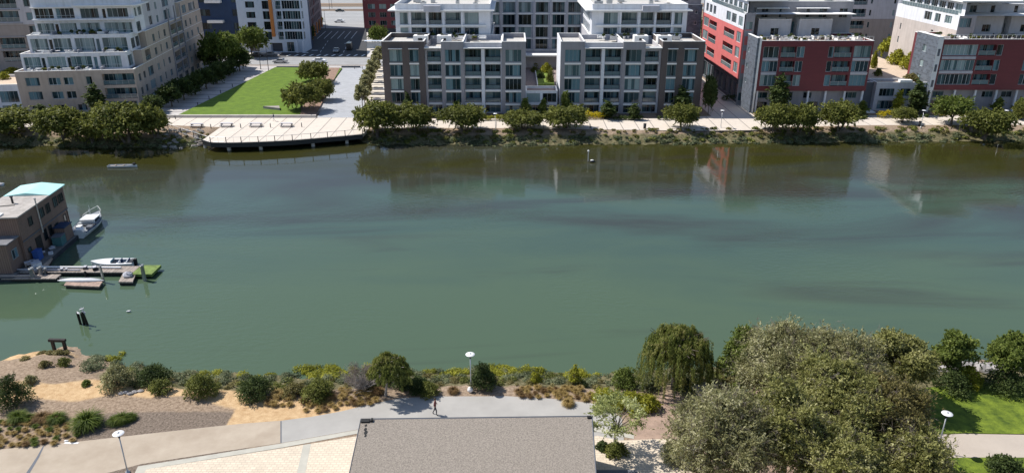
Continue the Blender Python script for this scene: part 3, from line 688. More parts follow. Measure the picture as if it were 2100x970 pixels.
LM=dict(
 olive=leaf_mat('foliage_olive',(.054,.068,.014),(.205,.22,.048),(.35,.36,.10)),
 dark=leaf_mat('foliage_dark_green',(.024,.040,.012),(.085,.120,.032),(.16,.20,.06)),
 grey=leaf_mat('foliage_grey_green',(.115,.112,.042),(.35,.34,.155),(.66,.62,.40)),
 bright=leaf_mat('foliage_bright_green',(.055,.080,.014),(.18,.23,.045),(.32,.36,.10)),
 yellow=leaf_mat('foliage_yellow_green',(.13,.14,.012),(.36,.36,.035),(.52,.50,.08)),
 willow=leaf_mat('foliage_willow',(.060,.082,.016),(.23,.26,.06),(.48,.42,.17)),
 brownish=leaf_mat('foliage_olive_brown',(.085,.072,.025),(.25,.22,.075),(.42,.36,.17)),
 gold=leaf_mat('grass_golden',(.22,.14,.04),(.50,.37,.14),(.68,.55,.28)),
 tuft=leaf_mat('grass_tuft_green',(.04,.07,.010),(.15,.20,.025),(.30,.33,.06)),
 reddish=leaf_mat('grass_reddish',(.12,.07,.03),(.30,.19,.08),(.42,.33,.13)),
 flower=leaf_mat('yellow_blossom',(.25,.22,.01),(.65,.52,.01),(.8,.70,.03)),
 sage=leaf_mat('ground_cover_sage',(.07,.085,.04),(.19,.215,.11),(.32,.34,.20)),
 twig=leaf_mat('bare_twigs',(.14,.11,.09),(.25,.21,.18),(.36,.32,.29)),
 near_olive=leaf_mat('foliage_near_olive',(.095,.10,.024),(.32,.318,.10),(.58,.55,.28)),
 palegreen=leaf_mat('foliage_pale_green',(.16,.19,.05),(.42,.45,.17),(.70,.70,.42)),
)
def tree(name,label,cat,x,y,z,cl,n,ls,m,h0,lean=(0,0),r0=.2,bark='bark',nl=7,forks=1,group=None,hang=0.,shell=.55,up=.35,squash=.8,spray=0.,sl=.9):
    t=empty(name,(x,y,z),0,label,cat,group)
    R=max(abs(c[0]) for c in cl)
    limbs(cl,0,R,h0,lean,r0,nl,forks).build('trunk',M[bark],t,True)
    inst('crown',leaf_cloud('crown_mesh',cl,n,ls,LM[m],hang,shell,0,squash,up,spray,sl),t)
    return t
def shrub_mesh(R,h,n,ls,m,k=9,up=.35,shell=.6,hang=0):
    cl=[(0,0,h*.38,min(R*.75,h*.58))]
    for ring,(f,zf,rf) in enumerate(((.66,.26,.36),(.42,.58,.36),(.12,.80,.34))):
        for i in range(max(3,int(k*(1.15-ring*.35)))):
            a=2*math.pi*i/max(3,int(k*(1.15-ring*.35)))+rnd.uniform(-.35,.35);r=R*rf*rnd.uniform(.75,1.2);ff_=f*rnd.uniform(.82,1.18)
            cl.append((R*ff_*math.cos(a),R*ff_*math.sin(a),h*zf*rnd.uniform(.85,1.15),min(r,h*.42)))
    return leaf_cloud('shrub_mesh',cl,n,ls,LM[m],hang,shell,0,.85,up,.4,min(.45,R*.28)),cl
def shrub(label,x,y,z,R,h,n,ls,m,group=None,k=9,name='shrub',cat='shrub',up=.35,hang=0,stem=True,sc_=(1,1)):
    t=empty(name,(x,y,z),rnd.uniform(0,6),label,cat,group);t.scale=(sc_[0],sc_[1],1)
    me,cl=shrub_mesh(R,h,n,ls,m,k,up,.6,hang);inst('foliage',me,t)
    if stem:
        b=MB()
        for i in range(5):
            a=i*1.3;b.tube([(0,0,-.1),(.3*R*math.cos(a),.3*R*math.sin(a),h*.35),(.55*R*math.cos(a),.55*R*math.sin(a),h*.6)],[.06,.04,.02],5)
        b.build('stem',M['bark'],t)
    return t
def tuft_mesh(R,h,n,m,w=.02,arch=.5):
    """grass blades as two bent quads each"""
    a=rg.uniform(0,2*math.pi,n);o=rg.random(n)**.5*R*.25;L=h*(.6+.5*rg.random(n));sp=R*(.35+.75*rg.random(n))
    d=np.stack([np.cos(a),np.sin(a),0*a],1);b0=d*o[:,None];z=np.array([0,0,1.])
    p1=b0+d*(sp*.42)[:,None]+z*(L*.75)[:,None];p2=b0+d*sp[:,None]+z*(L*(1-arch*rg.random(n)))[:,None]
    s=np.stack([-np.sin(a),np.cos(a),0*a],1)*w
    co=np.stack([b0-s,b0+s,p1+s,p1-s,p1-s,p1+s,p2+s*.3,p2-s*.3],1).astype(np.float32)
    N_=n*2;me=bpy.data.meshes.new('tuft_mesh');me.vertices.add(n*8);me.vertices.foreach_set('co',co.ravel())
    me.loops.add(n*8);me.loops.foreach_set('vertex_index',np.arange(n*8,dtype=np.int32))
    me.polygons.add(N_);me.polygons.foreach_set('loop_start',np.arange(0,n*8,4,dtype=np.int32));me.polygons.foreach_set('loop_total',np.full(N_,4,np.int32))
    me.materials.append(LM[m]);me.update();return me
# ================================================================ SETTING
def interp(x,pts):
    if x<=pts[0][0]: return pts[0][1]
    for (a,b),(c,d) in zip(pts,pts[1:]):
        if x<=c: return b+(d-b)*(x-a)/(c-a)
    return pts[-1][1]
NS=[(-300,66),(-56,66.6),(-53,67.6),(-50.5,69.2),(-48,70.2),(-45.5,69.0),(-41.4,67.0),(-34.6,65.2),(-22,64.3),(-14,65.1),(-2.5,65.5),(9.3,64.8),(17.4,65.6),(43,66.9),(53.4,67.3),(300,68)]
FS=[(-400,152),(-105,150.4),(-84.5,148.6),(-67,148.6),(-63,150),(-61,157.5),(-35,157.8),(-32,153.5),(-29.3,151.4),(-5,150.3),(25.2,151),(56,152.2),(108,154.1),(400,162)]
def sm(t): t=min(1,max(0,t));return t*t*(3-2*t)
def ground_z(x,y):
    n=interp(x,NS);f=interp(x,FS)
    wob=.35*math.sin(x*1.3)+.25*math.sin(x*3.1+1)
    a=(n+wob-y)            # distance inland on the near side
    b=(y-f-wob)
    if a>-12 and y<110:
        if a<0: return max(-4.5,WZ+a*.35)
        zz=WZ+1.8*sm(a/6.5)**.8
        if x<-24 and a>3: zz+= .25*math.sin(x*.5)*sm((a-3)/4)*sm((y-57)/4)*.5
        return zz
    if b>-12 and y>110:
        if b<0: return max(-4.5,WZ+b*.35)
        return WZ+1.8*sm(b/5.5)**.8
    return -4.5
def masks(x,y):
    """r sandy trail, g planted green bank, b dark bark mulch"""
    r=g=b=0.
    if y<110:
        tr=[(-60,56.5),(-46,58.8),(-38,59.6),(-32,60.0),(-26,58.6),(-22,56.7),(-17,55.4),(-12,55.6)]
        if x<-9:
            c=interp(x,tr);w=1.6+.35*math.sin(x*.9)
            r=sm(1.5-abs(y-c)/w)
            if -25<x<-15 and 53<y<57.6: r=max(r,.8)
            # top of the spit
            r=max(r,.8*sm(1.6-math.hypot((x+50.5)/4.5,(y-67.6)/1.4)))
        n=interp(x,NS)
        gx=sm((x+43)/5)*sm((n-y+1)/1.2)*(1-sm((n-y-4.3)/1.8)) if x<28 else sm((n-y)/1)*(1-sm((n-y-6)/3))
        g=gx
        b=sm((x+42)/10)*sm((56.6-y)/1.5)*(1-sm((x+23)/2)) if x<-20 else 0
        if x>25: b=.5
    else:
        f=interp(x,FS);g=(1-sm((y-f-2.2)/2.5))*.9
        b=.35*sm((y-f-4)/2)
        r=.25
    return (r,g,b,1)
xs=list(np.arange(-60,60.1,.6))+list(np.arange(61.5,160,1.6));xs=[-x for x in reversed(np.arange(61.5,150,1.6))]+xs
xs=[-1500,-900,-500,-300,-200]+xs+[200,300,500,900,1500]
ys=[-60,-20,10,25,32]+list(np.arange(36,71.6,.5))+[73,76,82,90,110,130,138,142,144]+list(np.arange(145.5,172,.8))+[180,200,240,300,400,600,1000,1600,3000]
vv=[(float(x),float(y),ground_z(x,y)) for y in ys for x in xs];nx_=len(xs)
ff=[(j*nx_+i,j*nx_+i+1,(j+1)*nx_+i+1,(j+1)*nx_+i) for j in range(len(ys)-1) for i in range(nx_-1)]
me=bpy.data.meshes.new('ground_mesh');me.from_pydata(vv,[],ff)
at=me.color_attributes.new('cover','FLOAT_COLOR','POINT')
at.data.foreach_set('color',np.array([masks(v[0],v[1]) for v in vv],np.float32).ravel())
me.polygons.foreach_set('use_smooth',[True]*len(ff))
gm,nt,bs=nodes('bare_ground');L=nt.links
tc=N(nt,'ShaderNodeTexCoord');ca=N(nt,'ShaderNodeVertexColor',layer_name='cover');sp=N(nt,'ShaderNodeSeparateColor');L.new(ca.outputs[0],sp.inputs[0])
def rampnoise(scale,c1,c2,det=8.,p=(.35,.65)):
    n=N(nt,'ShaderNodeTexNoise',Scale=scale,Detail=det,Roughness=.7);L.new(tc.outputs['Object'],n.inputs['Vector'])
    r=N(nt,'ShaderNodeValToRGB');r.color_ramp.elements[0].position=p[0];r.color_ramp.elements[1].position=p[1]
    r.color_ramp.elements[0].color=c1+(1,);r.color_ramp.elements[1].color=c2+(1,);L.new(n.outputs['Fac'],r.inputs[0]);return r.outputs[0],n.outputs['Fac']
base,bf=rampnoise(3.5,(.175,.125,.085),(.385,.295,.215))
trail,_f=rampnoise(1.6,(.42,.27,.14),(.60,.43,.25))
green,_f=rampnoise(2.0,(.05,.05,.02),(.22,.19,.11))
dark,_f=rampnoise(5.,(.09,.07,.055),(.27,.215,.17))
ed,ef=rampnoise(.9,(0,0,0),(1,1,1))
def soft(fac):
    a=N(nt,'ShaderNodeMath',operation='MULTIPLY_ADD');a.inputs[1].default_value=.55;a.inputs[2].default_value=-.275;L.new(ef,a.inputs[0])
    s_=N(nt,'ShaderNodeMath',operation='ADD');L.new(fac,s_.inputs[0]);L.new(a.outputs[0],s_.inputs[1])
    r=N(nt,'ShaderNodeMapRange',interpolation_type='SMOOTHSTEP');r.inputs[1].default_value=.3;r.inputs[2].default_value=.7;L.new(s_.outputs[0],r.inputs[0]);return r.outputs[0]
cur=base
for col,ch in ((dark,2),(trail,0),(green,1)):
    mx=N(nt,'ShaderNodeMix',data_type='RGBA');L.new(soft(sp.outputs[ch]),mx.inputs['Factor']);L.new(cur,mx.inputs['A']);L.new(col,mx.inputs['B']);cur=mx.outputs['Result']
L.new(cur,bs.inputs['Base Color']);bs.inputs['Roughness'].default_value=.95;bs.inputs['Specular IOR Level'].default_value=.1
bn=N(nt,'ShaderNodeTexNoise',Scale=9.,Detail=6.);L.new(tc.outputs['Object'],bn.inputs['Vector']);bp=N(nt,'ShaderNodeBump',Strength=.8,Distance=.08);L.new(bn.outputs['Fac'],bp.inputs['Height']);L.new(bp.outputs[0],bs.inputs['Normal'])
me.materials.append(gm);me.update()
go=bpy.data.objects.new('ground',me);COL.objects.link(go);go['kind']='structure'
# ---- water
wm,nt,bs=nodes('creek_water');L=nt.links
tc=N(nt,'ShaderNodeTexCoord');sx=N(nt,'ShaderNodeSeparateXYZ');L.new(tc.outputs['Object'],sx.inputs[0])
mp=N(nt,'ShaderNodeMapping');mp.inputs['Scale'].default_value=(.010,.035,1);mp.inputs['Rotation'].default_value=(0,0,R(-7));L.new(tc.outputs['Object'],mp.inputs[0])
n1=N(nt,'ShaderNodeTexNoise',Scale=1.6,Detail=5.,Roughness=.55,Distortion=.8);L.new(mp.outputs[0],n1.inputs['Vector'])
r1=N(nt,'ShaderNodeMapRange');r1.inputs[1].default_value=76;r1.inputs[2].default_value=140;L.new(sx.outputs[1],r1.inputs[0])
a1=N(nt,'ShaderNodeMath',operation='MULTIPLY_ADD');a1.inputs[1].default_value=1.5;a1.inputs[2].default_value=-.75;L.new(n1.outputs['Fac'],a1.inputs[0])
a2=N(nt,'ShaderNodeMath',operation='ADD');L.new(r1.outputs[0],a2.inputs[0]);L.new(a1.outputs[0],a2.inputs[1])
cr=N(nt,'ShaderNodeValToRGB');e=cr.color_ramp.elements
e[0].position=0;e[0].color=(.068,.104,.062,1);e[1].position=1;e[1].color=(.034,.034,.009,1)  # green to olive water; far end also darkened to deepen the building reflections
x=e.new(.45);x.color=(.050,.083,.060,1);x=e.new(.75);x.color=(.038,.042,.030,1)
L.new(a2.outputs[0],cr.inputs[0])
# dark streaks mixed into the water colour
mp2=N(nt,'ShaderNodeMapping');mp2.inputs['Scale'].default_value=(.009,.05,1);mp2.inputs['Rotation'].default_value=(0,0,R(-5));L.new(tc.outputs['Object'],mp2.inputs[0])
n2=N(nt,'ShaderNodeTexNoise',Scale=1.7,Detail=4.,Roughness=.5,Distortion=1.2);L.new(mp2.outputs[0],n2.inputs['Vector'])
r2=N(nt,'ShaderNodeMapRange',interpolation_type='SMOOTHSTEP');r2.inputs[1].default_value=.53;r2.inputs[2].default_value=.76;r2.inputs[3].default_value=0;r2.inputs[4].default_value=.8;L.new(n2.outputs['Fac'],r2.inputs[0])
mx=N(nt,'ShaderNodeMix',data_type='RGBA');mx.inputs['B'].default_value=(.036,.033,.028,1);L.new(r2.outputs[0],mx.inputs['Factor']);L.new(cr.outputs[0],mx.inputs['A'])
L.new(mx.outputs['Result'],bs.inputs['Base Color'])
bs.inputs['Roughness'].default_value=.055;bs.inputs['IOR'].default_value=1.333
nA=N(nt,'ShaderNodeTexNoise',Scale=1.1,Detail=3.,Roughness=.5);nB=N(nt,'ShaderNodeTexNoise',Scale=.16,Detail=3.)
mpw=N(nt,'ShaderNodeMapping');mpw.inputs['Scale'].default_value=(.8,1.6,1);L.new(tc.outputs['Object'],mpw.inputs[0]);L.new(mpw.outputs[0],nA.inputs['Vector']);L.new(tc.outputs['Object'],nB.inputs['Vector'])
# wind patches: ripples are stronger in places
nC=N(nt,'ShaderNodeTexNoise',Scale=.035,Detail=2.);L.new(tc.outputs['Object'],nC.inputs['Vector'])
rC=N(nt,'ShaderNodeMapRange',interpolation_type='SMOOTHSTEP');rC.inputs[1].default_value=.47;rC.inputs[2].default_value=.62;rC.inputs[3].default_value=.018;rC.inputs[4].default_value=.17;L.new(nC.outputs['Fac'],rC.inputs[0])
b1=N(nt,'ShaderNodeBump',Distance=.25);L.new(rC.outputs[0],b1.inputs['Strength']);L.new(nA.outputs['Fac'],b1.inputs['Height'])
b2=N(nt,'ShaderNodeBump',Strength=.05,Distance=.5);L.new(nB.outputs['Fac'],b2.inputs['Height']);L.new(b1.outputs[0],b2.inputs['Normal']);L.new(b2.outputs[0],bs.inputs['Normal'])
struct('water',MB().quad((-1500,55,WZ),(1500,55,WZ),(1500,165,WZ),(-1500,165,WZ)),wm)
# ---- paved sheets
def sheet(name,pts,z,m,obj=True):
    b=MB();b.poly([(p[0],p[1],z) for p in pts]);return struct(name,b,m)
slab=panel_mat('pale_concrete_slabs',(.60,.53,.455),3.4,200,(.22,.20,.18),.03,.85,'XY',.09,0)
conc=mat('concrete_pale',(.55,.51,.47),.9,.08,.8,stain=0,bump=.1)
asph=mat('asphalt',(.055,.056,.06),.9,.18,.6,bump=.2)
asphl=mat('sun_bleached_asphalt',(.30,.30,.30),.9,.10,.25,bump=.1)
greyp=panel_mat('blue_grey_pavers',(.36,.37,.39),1.2,.6,(.30,.31,.33),.08,.85,'XY',.02)
paint=mat('road_paint',(.7,.7,.68),.8,.1,3.)
grass=mat('lawn_grass',(.085,.152,.006),.9,.12,.55,bump=.8,bscale=12,rgb2=(.105,.175,.008))
grass2=mat('near_lawn_grass',(.060,.105,.007),.9,.25,.8,bump=1.,bscale=9,rgb2=(.135,.18,.014))
mulch=mat('bark_mulch',(.26,.17,.125),.95,.3,2.,bump=.4)
bank=mat('planting_soil',(.12,.09,.065),.95,.3,2.,bump=.4)
# far promenade
sheet('promenade',[(-150,158),(-100,158.3),(-79,160.8),(-64,158.5),(-31,159.5),(-27,157.5),(-5,157.6),(16,156.6),(38,155.3),(52,155.8),(56,158.4),(80,160.2),(150,160.8),(150,169.8),(84,169.2),(56,168),(46,168.6),(31,166.4),(-16,166),(-29,167),(-44,167),(-76,167),(-88,165.5),(-100,163.5),(-150,158.6)],.012,slab)
sheet('alley',[(45.5,168.4),(55.5,168),(54.5,218),(45.0,218)],.016,slab)
sheet('plaza',[(-100,168.5),(-76,167.1),(-45,167.1),(-45,236),(-99,236)],.008,panel_mat('plaza_slabs',(.46,.43,.41),60,4.8,(.12,.11,.11),.05,.85,'XY',.22,0))
sheet('plaza_walk',[(-44.2,167.05),(-34,167.05),(-43.2,234),(-52,234)],.020,greyp)
sheet('side_terrace',[(-34,167.05),(-29.3,167.05),(-29.3,240),(-43.2,240),(-43.1,234)],.016,panel_mat('terrace_slabs',(.58,.52,.43),60,3.2,(.08,.07,.07),.05,.85,'XY',.55,0))
# beds in front of the buildings
for pts in ([(-29,167.3),(3,166.6),(3,170.9),(-29,170.9)],[(3.2,166.6),(30,166.7),(30,170.8),(3.2,171.3)],[(33,167.2),(43,168.4),(43,170.7),(33,170.7)],[(57,168.4),(80,169.3),(80,171.6),(57,171.6)],[(87,169.6),(96,169.6),(96,173.6),(87,173.6)],[(99,170.1),(140,170.1),(140,173),(99,173)],[(-140,161),(-92,165.4),(-90,172.5),(-140,166)]):
    sheet('planting_bed',pts,.03,bank)
# the lawn, a raised sheet with a kerb wall in front
LN=[(-76.2,167.6),(-45.6,167.6),(-47.4,178),(-51.6,229.6),(-72.3,231)]
lb=MB();lb.prism([(p[0],p[1]) for p in LN],0,.34);struct('lawn',lb,grass)
sheet('tree_bed',[(-48.2,167.7),(-44.6,167.7),(-52.3,230),(-55.5,230),(-50.5,180)],.365,mulch)
b=MB();b.box(-79,-44.4,167.05,167.55,0,.6);tag(b.build('retaining_wall',conc),'long low concrete wall along the front of the lawn','low wall')
b=MB();b.box(-33.8,-29.5,167.06,167.5,0,.6);tag(b.build('retaining_wall',conc),'short low concrete wall in front of the thin tree row','low wall')
b=MB();b.prism([P(540,223,.34),P(573,222,.34),P(574,227,.34)],.3,.9);tag(b.build('lawn_wedge',M['taupe']),'small grey wedge shaped concrete outcrop on the front of the lawn','sculpture')
b=MB();b.box(-72,-56.5,231.3,231.9,0,.5);tag(b.build('seat_wall',M['dgrey']),'dark low wall at the back of the lawn, left of the round trees','low wall')
b=MB();b.box(-52.3,-46.6,232,232.7,0,.5);tag(b.build('seat_wall',M['dgrey']),'dark low wall at the back of the grey paved walk','low wall')
# cross street and the street running away
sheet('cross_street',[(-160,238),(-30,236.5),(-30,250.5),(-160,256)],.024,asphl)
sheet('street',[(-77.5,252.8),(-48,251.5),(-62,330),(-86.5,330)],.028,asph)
sheet('far_road',[(-150,328),(0,328),(0,398),(-150,398)],.032,asphl)
sheet('pavement',[(-91,254),(-77.8,253),(-86.8,328),(-90,328)],.15,conc)
sheet('pavement',[(-47.9,251.6),(-34,251),(-56,328),(-61.8,328)],.15,conc)
b=MB()
for i in range(11): x=-75.5+i*2.5;b.poly([(x,254,0),(x+.6,254,0),(x+1.0,257.6,0),(x+.4,257.6,0)])
for i in range(9):
    x=-83+i*2.6;b.poly([(x,296,0),(x+.25,296,0),(x-1.6,318,0),(x-1.85,318,0)])
for x0 in (-66,-58): 
    for k in range(4): y=262+k*8;b.poly([(x0-.13*k*8,y,0),(x0+.2-.13*k*8,y,0),(x0-.45-.13*k*8,y+4.5,0),(x0-.65-.13*k*8,y+4.5,0)])
for x,y in ((-70,266),(-62,283),(-57,291),(-72,261)): b.poly([(x,y,0),(x+2.2,y,0),(x+2.2,y+.9,0),(x,y+.9,0)])
o=struct('road_marking',b,paint);o.location.z=.036
b=MB()
for y in (345,362,378,392): b.quad((-150,y,0),(0,y,0),(0,y+.3,0),(-150,y+.3,0))
o=struct('road_marking',b,paint);o.location.z=.04
for y0,y1,m,z in ((400,406,bank,.02),(408,420,asphl,.024),(421,426,bank,.03),(430,434,bank,.03),(440,460,asphl,.03),(462,468,bank,.03),(475,520,asphl,.03)):
    sheet('rail_yard_strip',[(-260,y0),(120,y0),(120,y1),(-260,y1)],z,m)
# ---- quay deck
FR=[P(*p) for p in [(415,288),(432,293),(464,293.5),(495,293),(530,292),(564,290.5),(600,288.5),(638,285.5),(672,282.5),(708,279.5),(744,276)]]
deck=[(-62.9,158.5)]+FR+[(-30.5,159.5)]
b=MB();b.prism(deck,-.55,.016);dk=tag(b.build('promenade_deck',[slab]),'curved concrete promenade deck standing on piles over the water','deck')
b=MB()
for i in range(len(FR)-1):
    (x0,y0),(x1,y1)=FR[i],FR[i+1];b.poly([(x0,y0-.12,-.9),(x1,y1-.12,-.9),(x1,y1-.12,.05),(x0,y0-.12,.05)]);b.poly([(x0,y0+.1,.05),(x1,y1+.1,.05),(x1,y1-.12,.05),(x0,y0-.12,.05)][::-1])
b.build('fascia',M['dmetal'],dk)
for i in (0,2,4,7,9):
    b=MB();b.tube([(FR[i][0],FR[i][1]+1,-4),(FR[i][0],FR[i][1]+1,-.56)],.38,9);b.build('pile',conc,dk)
b=MB();b.quad((-61.5,155,-2.6),(-31.5,157.5,-2.6),(-31.5,157.5,-.56),(-61.5,155,-.56));b.build('abutment',M['dwood'],dk)
rr_=tag(empty('deck_railing',(0,0,0)),'glass and metal railing around the curved promenade deck','railing')
PR=[P(345,264),P(372,274),P(398,282)]+FR
for p in PR: MB().box(p[0]-.06,p[0]+.06,p[1]-.05,p[1]+.07,0,1.2).build('post',M['dmetal'],rr_)
for (x0,y0),(x1,y1) in zip(PR,PR[1:]):
    b=MB();b.tube([(x0,y0,1.15),(x1,y1,1.15)],.04,5);b.tube([(x0,y0,.15),(x1,y1,.15)],.025,5);b.tube([((x0+x1)/2,(y0+y1)/2,.15),((x0+x1)/2,(y0+y1)/2,1.15)],.02,4);b.build('rail',M['metal'],rr_)
# ---- near side paving
tanp=mat('tan_asphalt_path',(.38,.31,.235),.9,.07,.35,bump=.25,bscale=40,rgb2=(.41,.345,.27))
grp=mat('grey_concrete_path',(.36,.345,.32),.9,.08,.3,bump=.15,bscale=30)
pav=panel_mat('cream_pavers',(.62,.53,.41),.45,.28,(.50,.42,.33),.07,.9,'XY',.035)
curb=mat('kerb_concrete',(.44,.42,.36),.9,.08,1.)
GP=lambda *L:[P(*p) for p in L]
sheet('footpath',GP((-60,931),(0,921),(80,913),(160,905),(330,886),(440,874),(500,868),(576,862),(576,908),(440,928),(290,951),(200,975),(100,1010),(-60,1030)),.012,tanp)
sheet('footpath',GP((577,862),(640,854),(700,843),(760,828),(820,816),(900,812.5),(1040,812),(1130,817),(1210,826),(1245,836),(1275,856),(1290,1010),(700,1010),(735,880),(577,908)),.008,grp)
sheet('kerb_strip',GP((283,956),(440,931),(577,909),(735,881),(738,888),(577,918),(300,962),(280,1000),(262,1000)),.024,curb)
sheet('paver_terrace',GP((300,962),(622,912),(600,1010),(268,1010)),.020,pav)
sheet('kerb_strip',GP((622,912),(638,909.5),(618,1010),(600,1010)),.026,curb)
sheet('paver_terrace',GP((638,909.5),(745,892),(745,1010),(618,1010)),.020,pav)
sheet('paver_terrace',GP((1180,905),(1225,893),(1268,903),(1350,900),(1420,900),(1420,1010),(1180,1010)),.022,pav)
sheet('kerb_strip',GP((1216,872),(1300,892),(1300,900),(1216,884)),.03,curb)
sheet('footpath',GP((1835,894),(1900,891),(1980,889),(2200,893),(2200,938),(1980,938),(1890,940),(1830,950),(1700,985),(1690,960)),.012,mat('pale_path',(.44,.38,.32),.9,.06,.4,bump=.2,bscale=30))
lb=MB();lb.prism(GP((1700,900),(1780,850),(1850,815),(1900,795),(2000,788),(2250,785),(2250,892.5),(1980,888.5),(1900,890.5),(1835,893.5)),-.1,.06);struct('lawn',lb,grass2)
lb=MB();lb.prism(GP((1890,941),(1980,938.5),(2250,938.5),(2250,1010),(1750,1010)),-.1,.06);struct('lawn',lb,grass2)
sheet('mulch_bed',GP((1290,905),(1300,840),(1360,810),(1440,800),(1800,810),(1700,1000),(1420,1010)),.010,mat('reddish_soil',(.33,.235,.18),.95,.2,1.2,bump=.4))
sheet('path_joint',GP((88,914),(91,914),(80,938),(58,975),(50,975),(76,936)),.018,M['dgrey'])
sheet('path_joint',GP((575,863),(577.5,863),(577.5,908),(575,908)),.018,M['dgrey'])
# low roof at the bottom of the photograph
rp=[P(740,859,4.2),P(1214,853,4.2),P(1224,990,4.2),P(712,990,4.2)]
nb=empty('flat_roof_building',(0,0,0),0,'flat roofed building seen from above at the bottom edge, roof covered in grey gravel','building')
b=MB();b.prism(rp,0,4.12);b.build('wall',M['lgrey'],nb)
gr=mat('grey_gravel_roof',(.225,.195,.162),.95,.26,9.,bump=.8,bscale=22,rgb2=(.27,.235,.198))
b=MB();b.poly([(p[0],p[1],4.2) for p in rp]);b.build('roof',gr,nb)
b=MB();b.tube([(rp[0][0],rp[0][1],4.2),(rp[1][0],rp[1][1],4.2)],.07,4);b.tube([(rp[0][0],rp[0][1],4.22),(rp[3][0],rp[3][1],4.22)],.03,4);b.tube([(rp[1][0],rp[1][1],4.22),(rp[2][0],rp[2][1],4.22)],.05,4);b.build('roof_edge',M['dgrey'],nb)
b=MB();a=rp[0];b.box(a[0]+.1,a[0]+.75,a[1]-.5,a[1]-.1,4.21,4.32);b.box(a[0]+.85,a[0]+1.0,a[1]-.42,a[1]-.1,4.21,4.4);a=rp[1];b.box(a[0]-.4,a[0]-.08,a[1]-.35,a[1]-.1,4.21,4.35);b.build('roof_drain',M['black'],nb)
b=MB()
for q in ((.55,-.8,.08),(.6,-1.3,.1),(.7,-1.7,.12),(.75,-2.1,.08)):
    a=rp[0];b.poly([(a[0]+q[0]+q[2]*math.cos(t)*1.2,a[1]+q[1]+q[2]*2.2*math.sin(t),4.206) for t in [k*.785 for k in range(8)]])
b.build('tar_patch',M['black'],nb)
a=P(1224,964,.3);b=MB();b.box(a[0],a[0]+3.2,a[1]-1.8,a[1],0,.35);b.build('step',M['dgrey'])
bpy.data.objects['step'].name='low_wall';tag(bpy.data.objects['low_wall'],'dark low wall cut by the bottom edge, right of the gravel roof','low wall')
# ================================================================ VEGETATION
def meas(px,base,top,hw,z=0.):
    x,y=P(px,base,z);v=(top-CY)/F;k=y/(_c-v*_s);zt=H+k*(-_s-v*_c)
    d=y*_c-(z-H)*_s
    return x,y,zt-z,hw*d/F
# ---- prototypes of the far trees
def proto_tree(R,h,n,ls,m,ncl,h0,forks=1,r0=.22,z0=.28,rr=(.26,.42),nl=7,up=.35,shell=.55):
    cl=cloud(ncl,R,h*z0,h,rr)
    t=tree('tree','proto','tree',0,0,0,cl,n,ls,m,h0,(0,0),r0,'bark',nl,forks,None,0.,shell,up,.8,.55,1.1)
    return t
PT=[]
for k in range(3): PT.append(proto_tree(4.5,6,13000,(.22,.12),'olive',44,1.5,3,.26,z0=.05,rr=(.19,.33)))
PD=[proto_tree(3.7,7,10000,(.22,.13),'dark',34,1.4,1,.2,z0=.04,rr=(.2,.34)) for k in range(2)]
PB=[proto_tree(4.4,6,11000,(.22,.13),'bright',30,1.5,1,.22,z0=.14,rr=(.2,.34)) for k in range(1)]
def col_proto(m,n=3800):
    cl=[(rnd.uniform(-.25,.25),rnd.uniform(-.25,.25),.9+i*.62,(1.0-abs(i-3.2)*.13)*rnd.uniform(.85,1.1)) for i in range(9)]
    return tree('poplar','proto','tree',0,0,0,cl,n,(.2,.11),m,1.2,(0,0),.12,'bark',5,1,None,0.,.5,.35,.8,.4,.7)
PC=[col_proto('dark'),col_proto('bright')];PCY=col_proto('yellow',2200)
PTH=tree('young_tree','proto','tree',0,0,0,cloud(18,1.4,.9,4.7,(.22,.36)),2600,(.2,.1),'grey',1.6,(0,0),.08,'pbark',6)
PS=[shrub('proto',0,0,0,1.5,1.5,2600,(.13,.08),m) for m in ('dark','olive','yellow','flower','brownish','sage')]
SK=dict(zip(('dark','olive','yellow','flower','brownish','sage'),PS))
protos=PT+PD+PB+PC+[PCY,PTH]+PS
def put(p,name,label,cat,px,base,top,hw,group=None,z=0.,R0=4.,h0=6.,dx=0):
    x,y,h,R_=meas(px,base,top,hw,z)
    o=dup(p,None,(x+dx,y,z),rnd.uniform(0,6.28),(R_/R0,R_/R0,h/h0),label);o.name=name
    o['category']=cat
    if group: o['group']=group
    return o
# ---- row of olive green trees on the far bank (base px, base py, crown top, half width, label, proto)
bank_trees=[(18,272,222,58,'olive green bank tree cut by the left edge of the photo'),
 (128,284,220,50,'spreading thin bank tree beside yellow flowers, second from the left edge'),
 (190,292,232,42,'low dense bank tree between the spreading tree and the big one near the quay deck'),
 (262,290,206,64,'big dense bank tree in front of the tan building corner'),
 (318,282,222,34,'round bank tree at the left end of the quay deck'),
 (775,280,205,46,'big dense bank tree at the right end of the quay deck'),
 (850,268,212,44,'wide bank tree right of the deck, in front of the dark brown bay'),
 (948,268,214,46,'broad umbrella shaped bank tree in front of the left condominium'),
 (1072,264,226,42,'low wide bank tree in front of the low link block'),
 (1160,264,214,44,'spreading bank tree in front of the left end of the right condominium'),
 (1398,262,212,34,'rounded bank tree in front of the dark brown right end bay'),
 (1586,268,214,38,'bank tree under the tall poplar at the red building, left of a pair'),
 (1638,270,212,36,'bank tree with loose branches, right of a pair at the red building'),
 (1718,268,208,42,'dense wide bank tree in front of the right part of the red building'),
 (1850,252,219,24,'small windblown bank tree on the promenade by the grey block'),
 (1950,256,198,40,'leaning yellow green bank tree at the corner of the second red building'),
 (2018,284,222,46,'big dense bank tree reaching down to the water near the right edge'),
 (2095,246,206,20,'tree cut by the right edge of the photo on the far bank')]
BZ={262:-.6,775:-.9,2018:-1.0,190:-1.0,318:-.5}
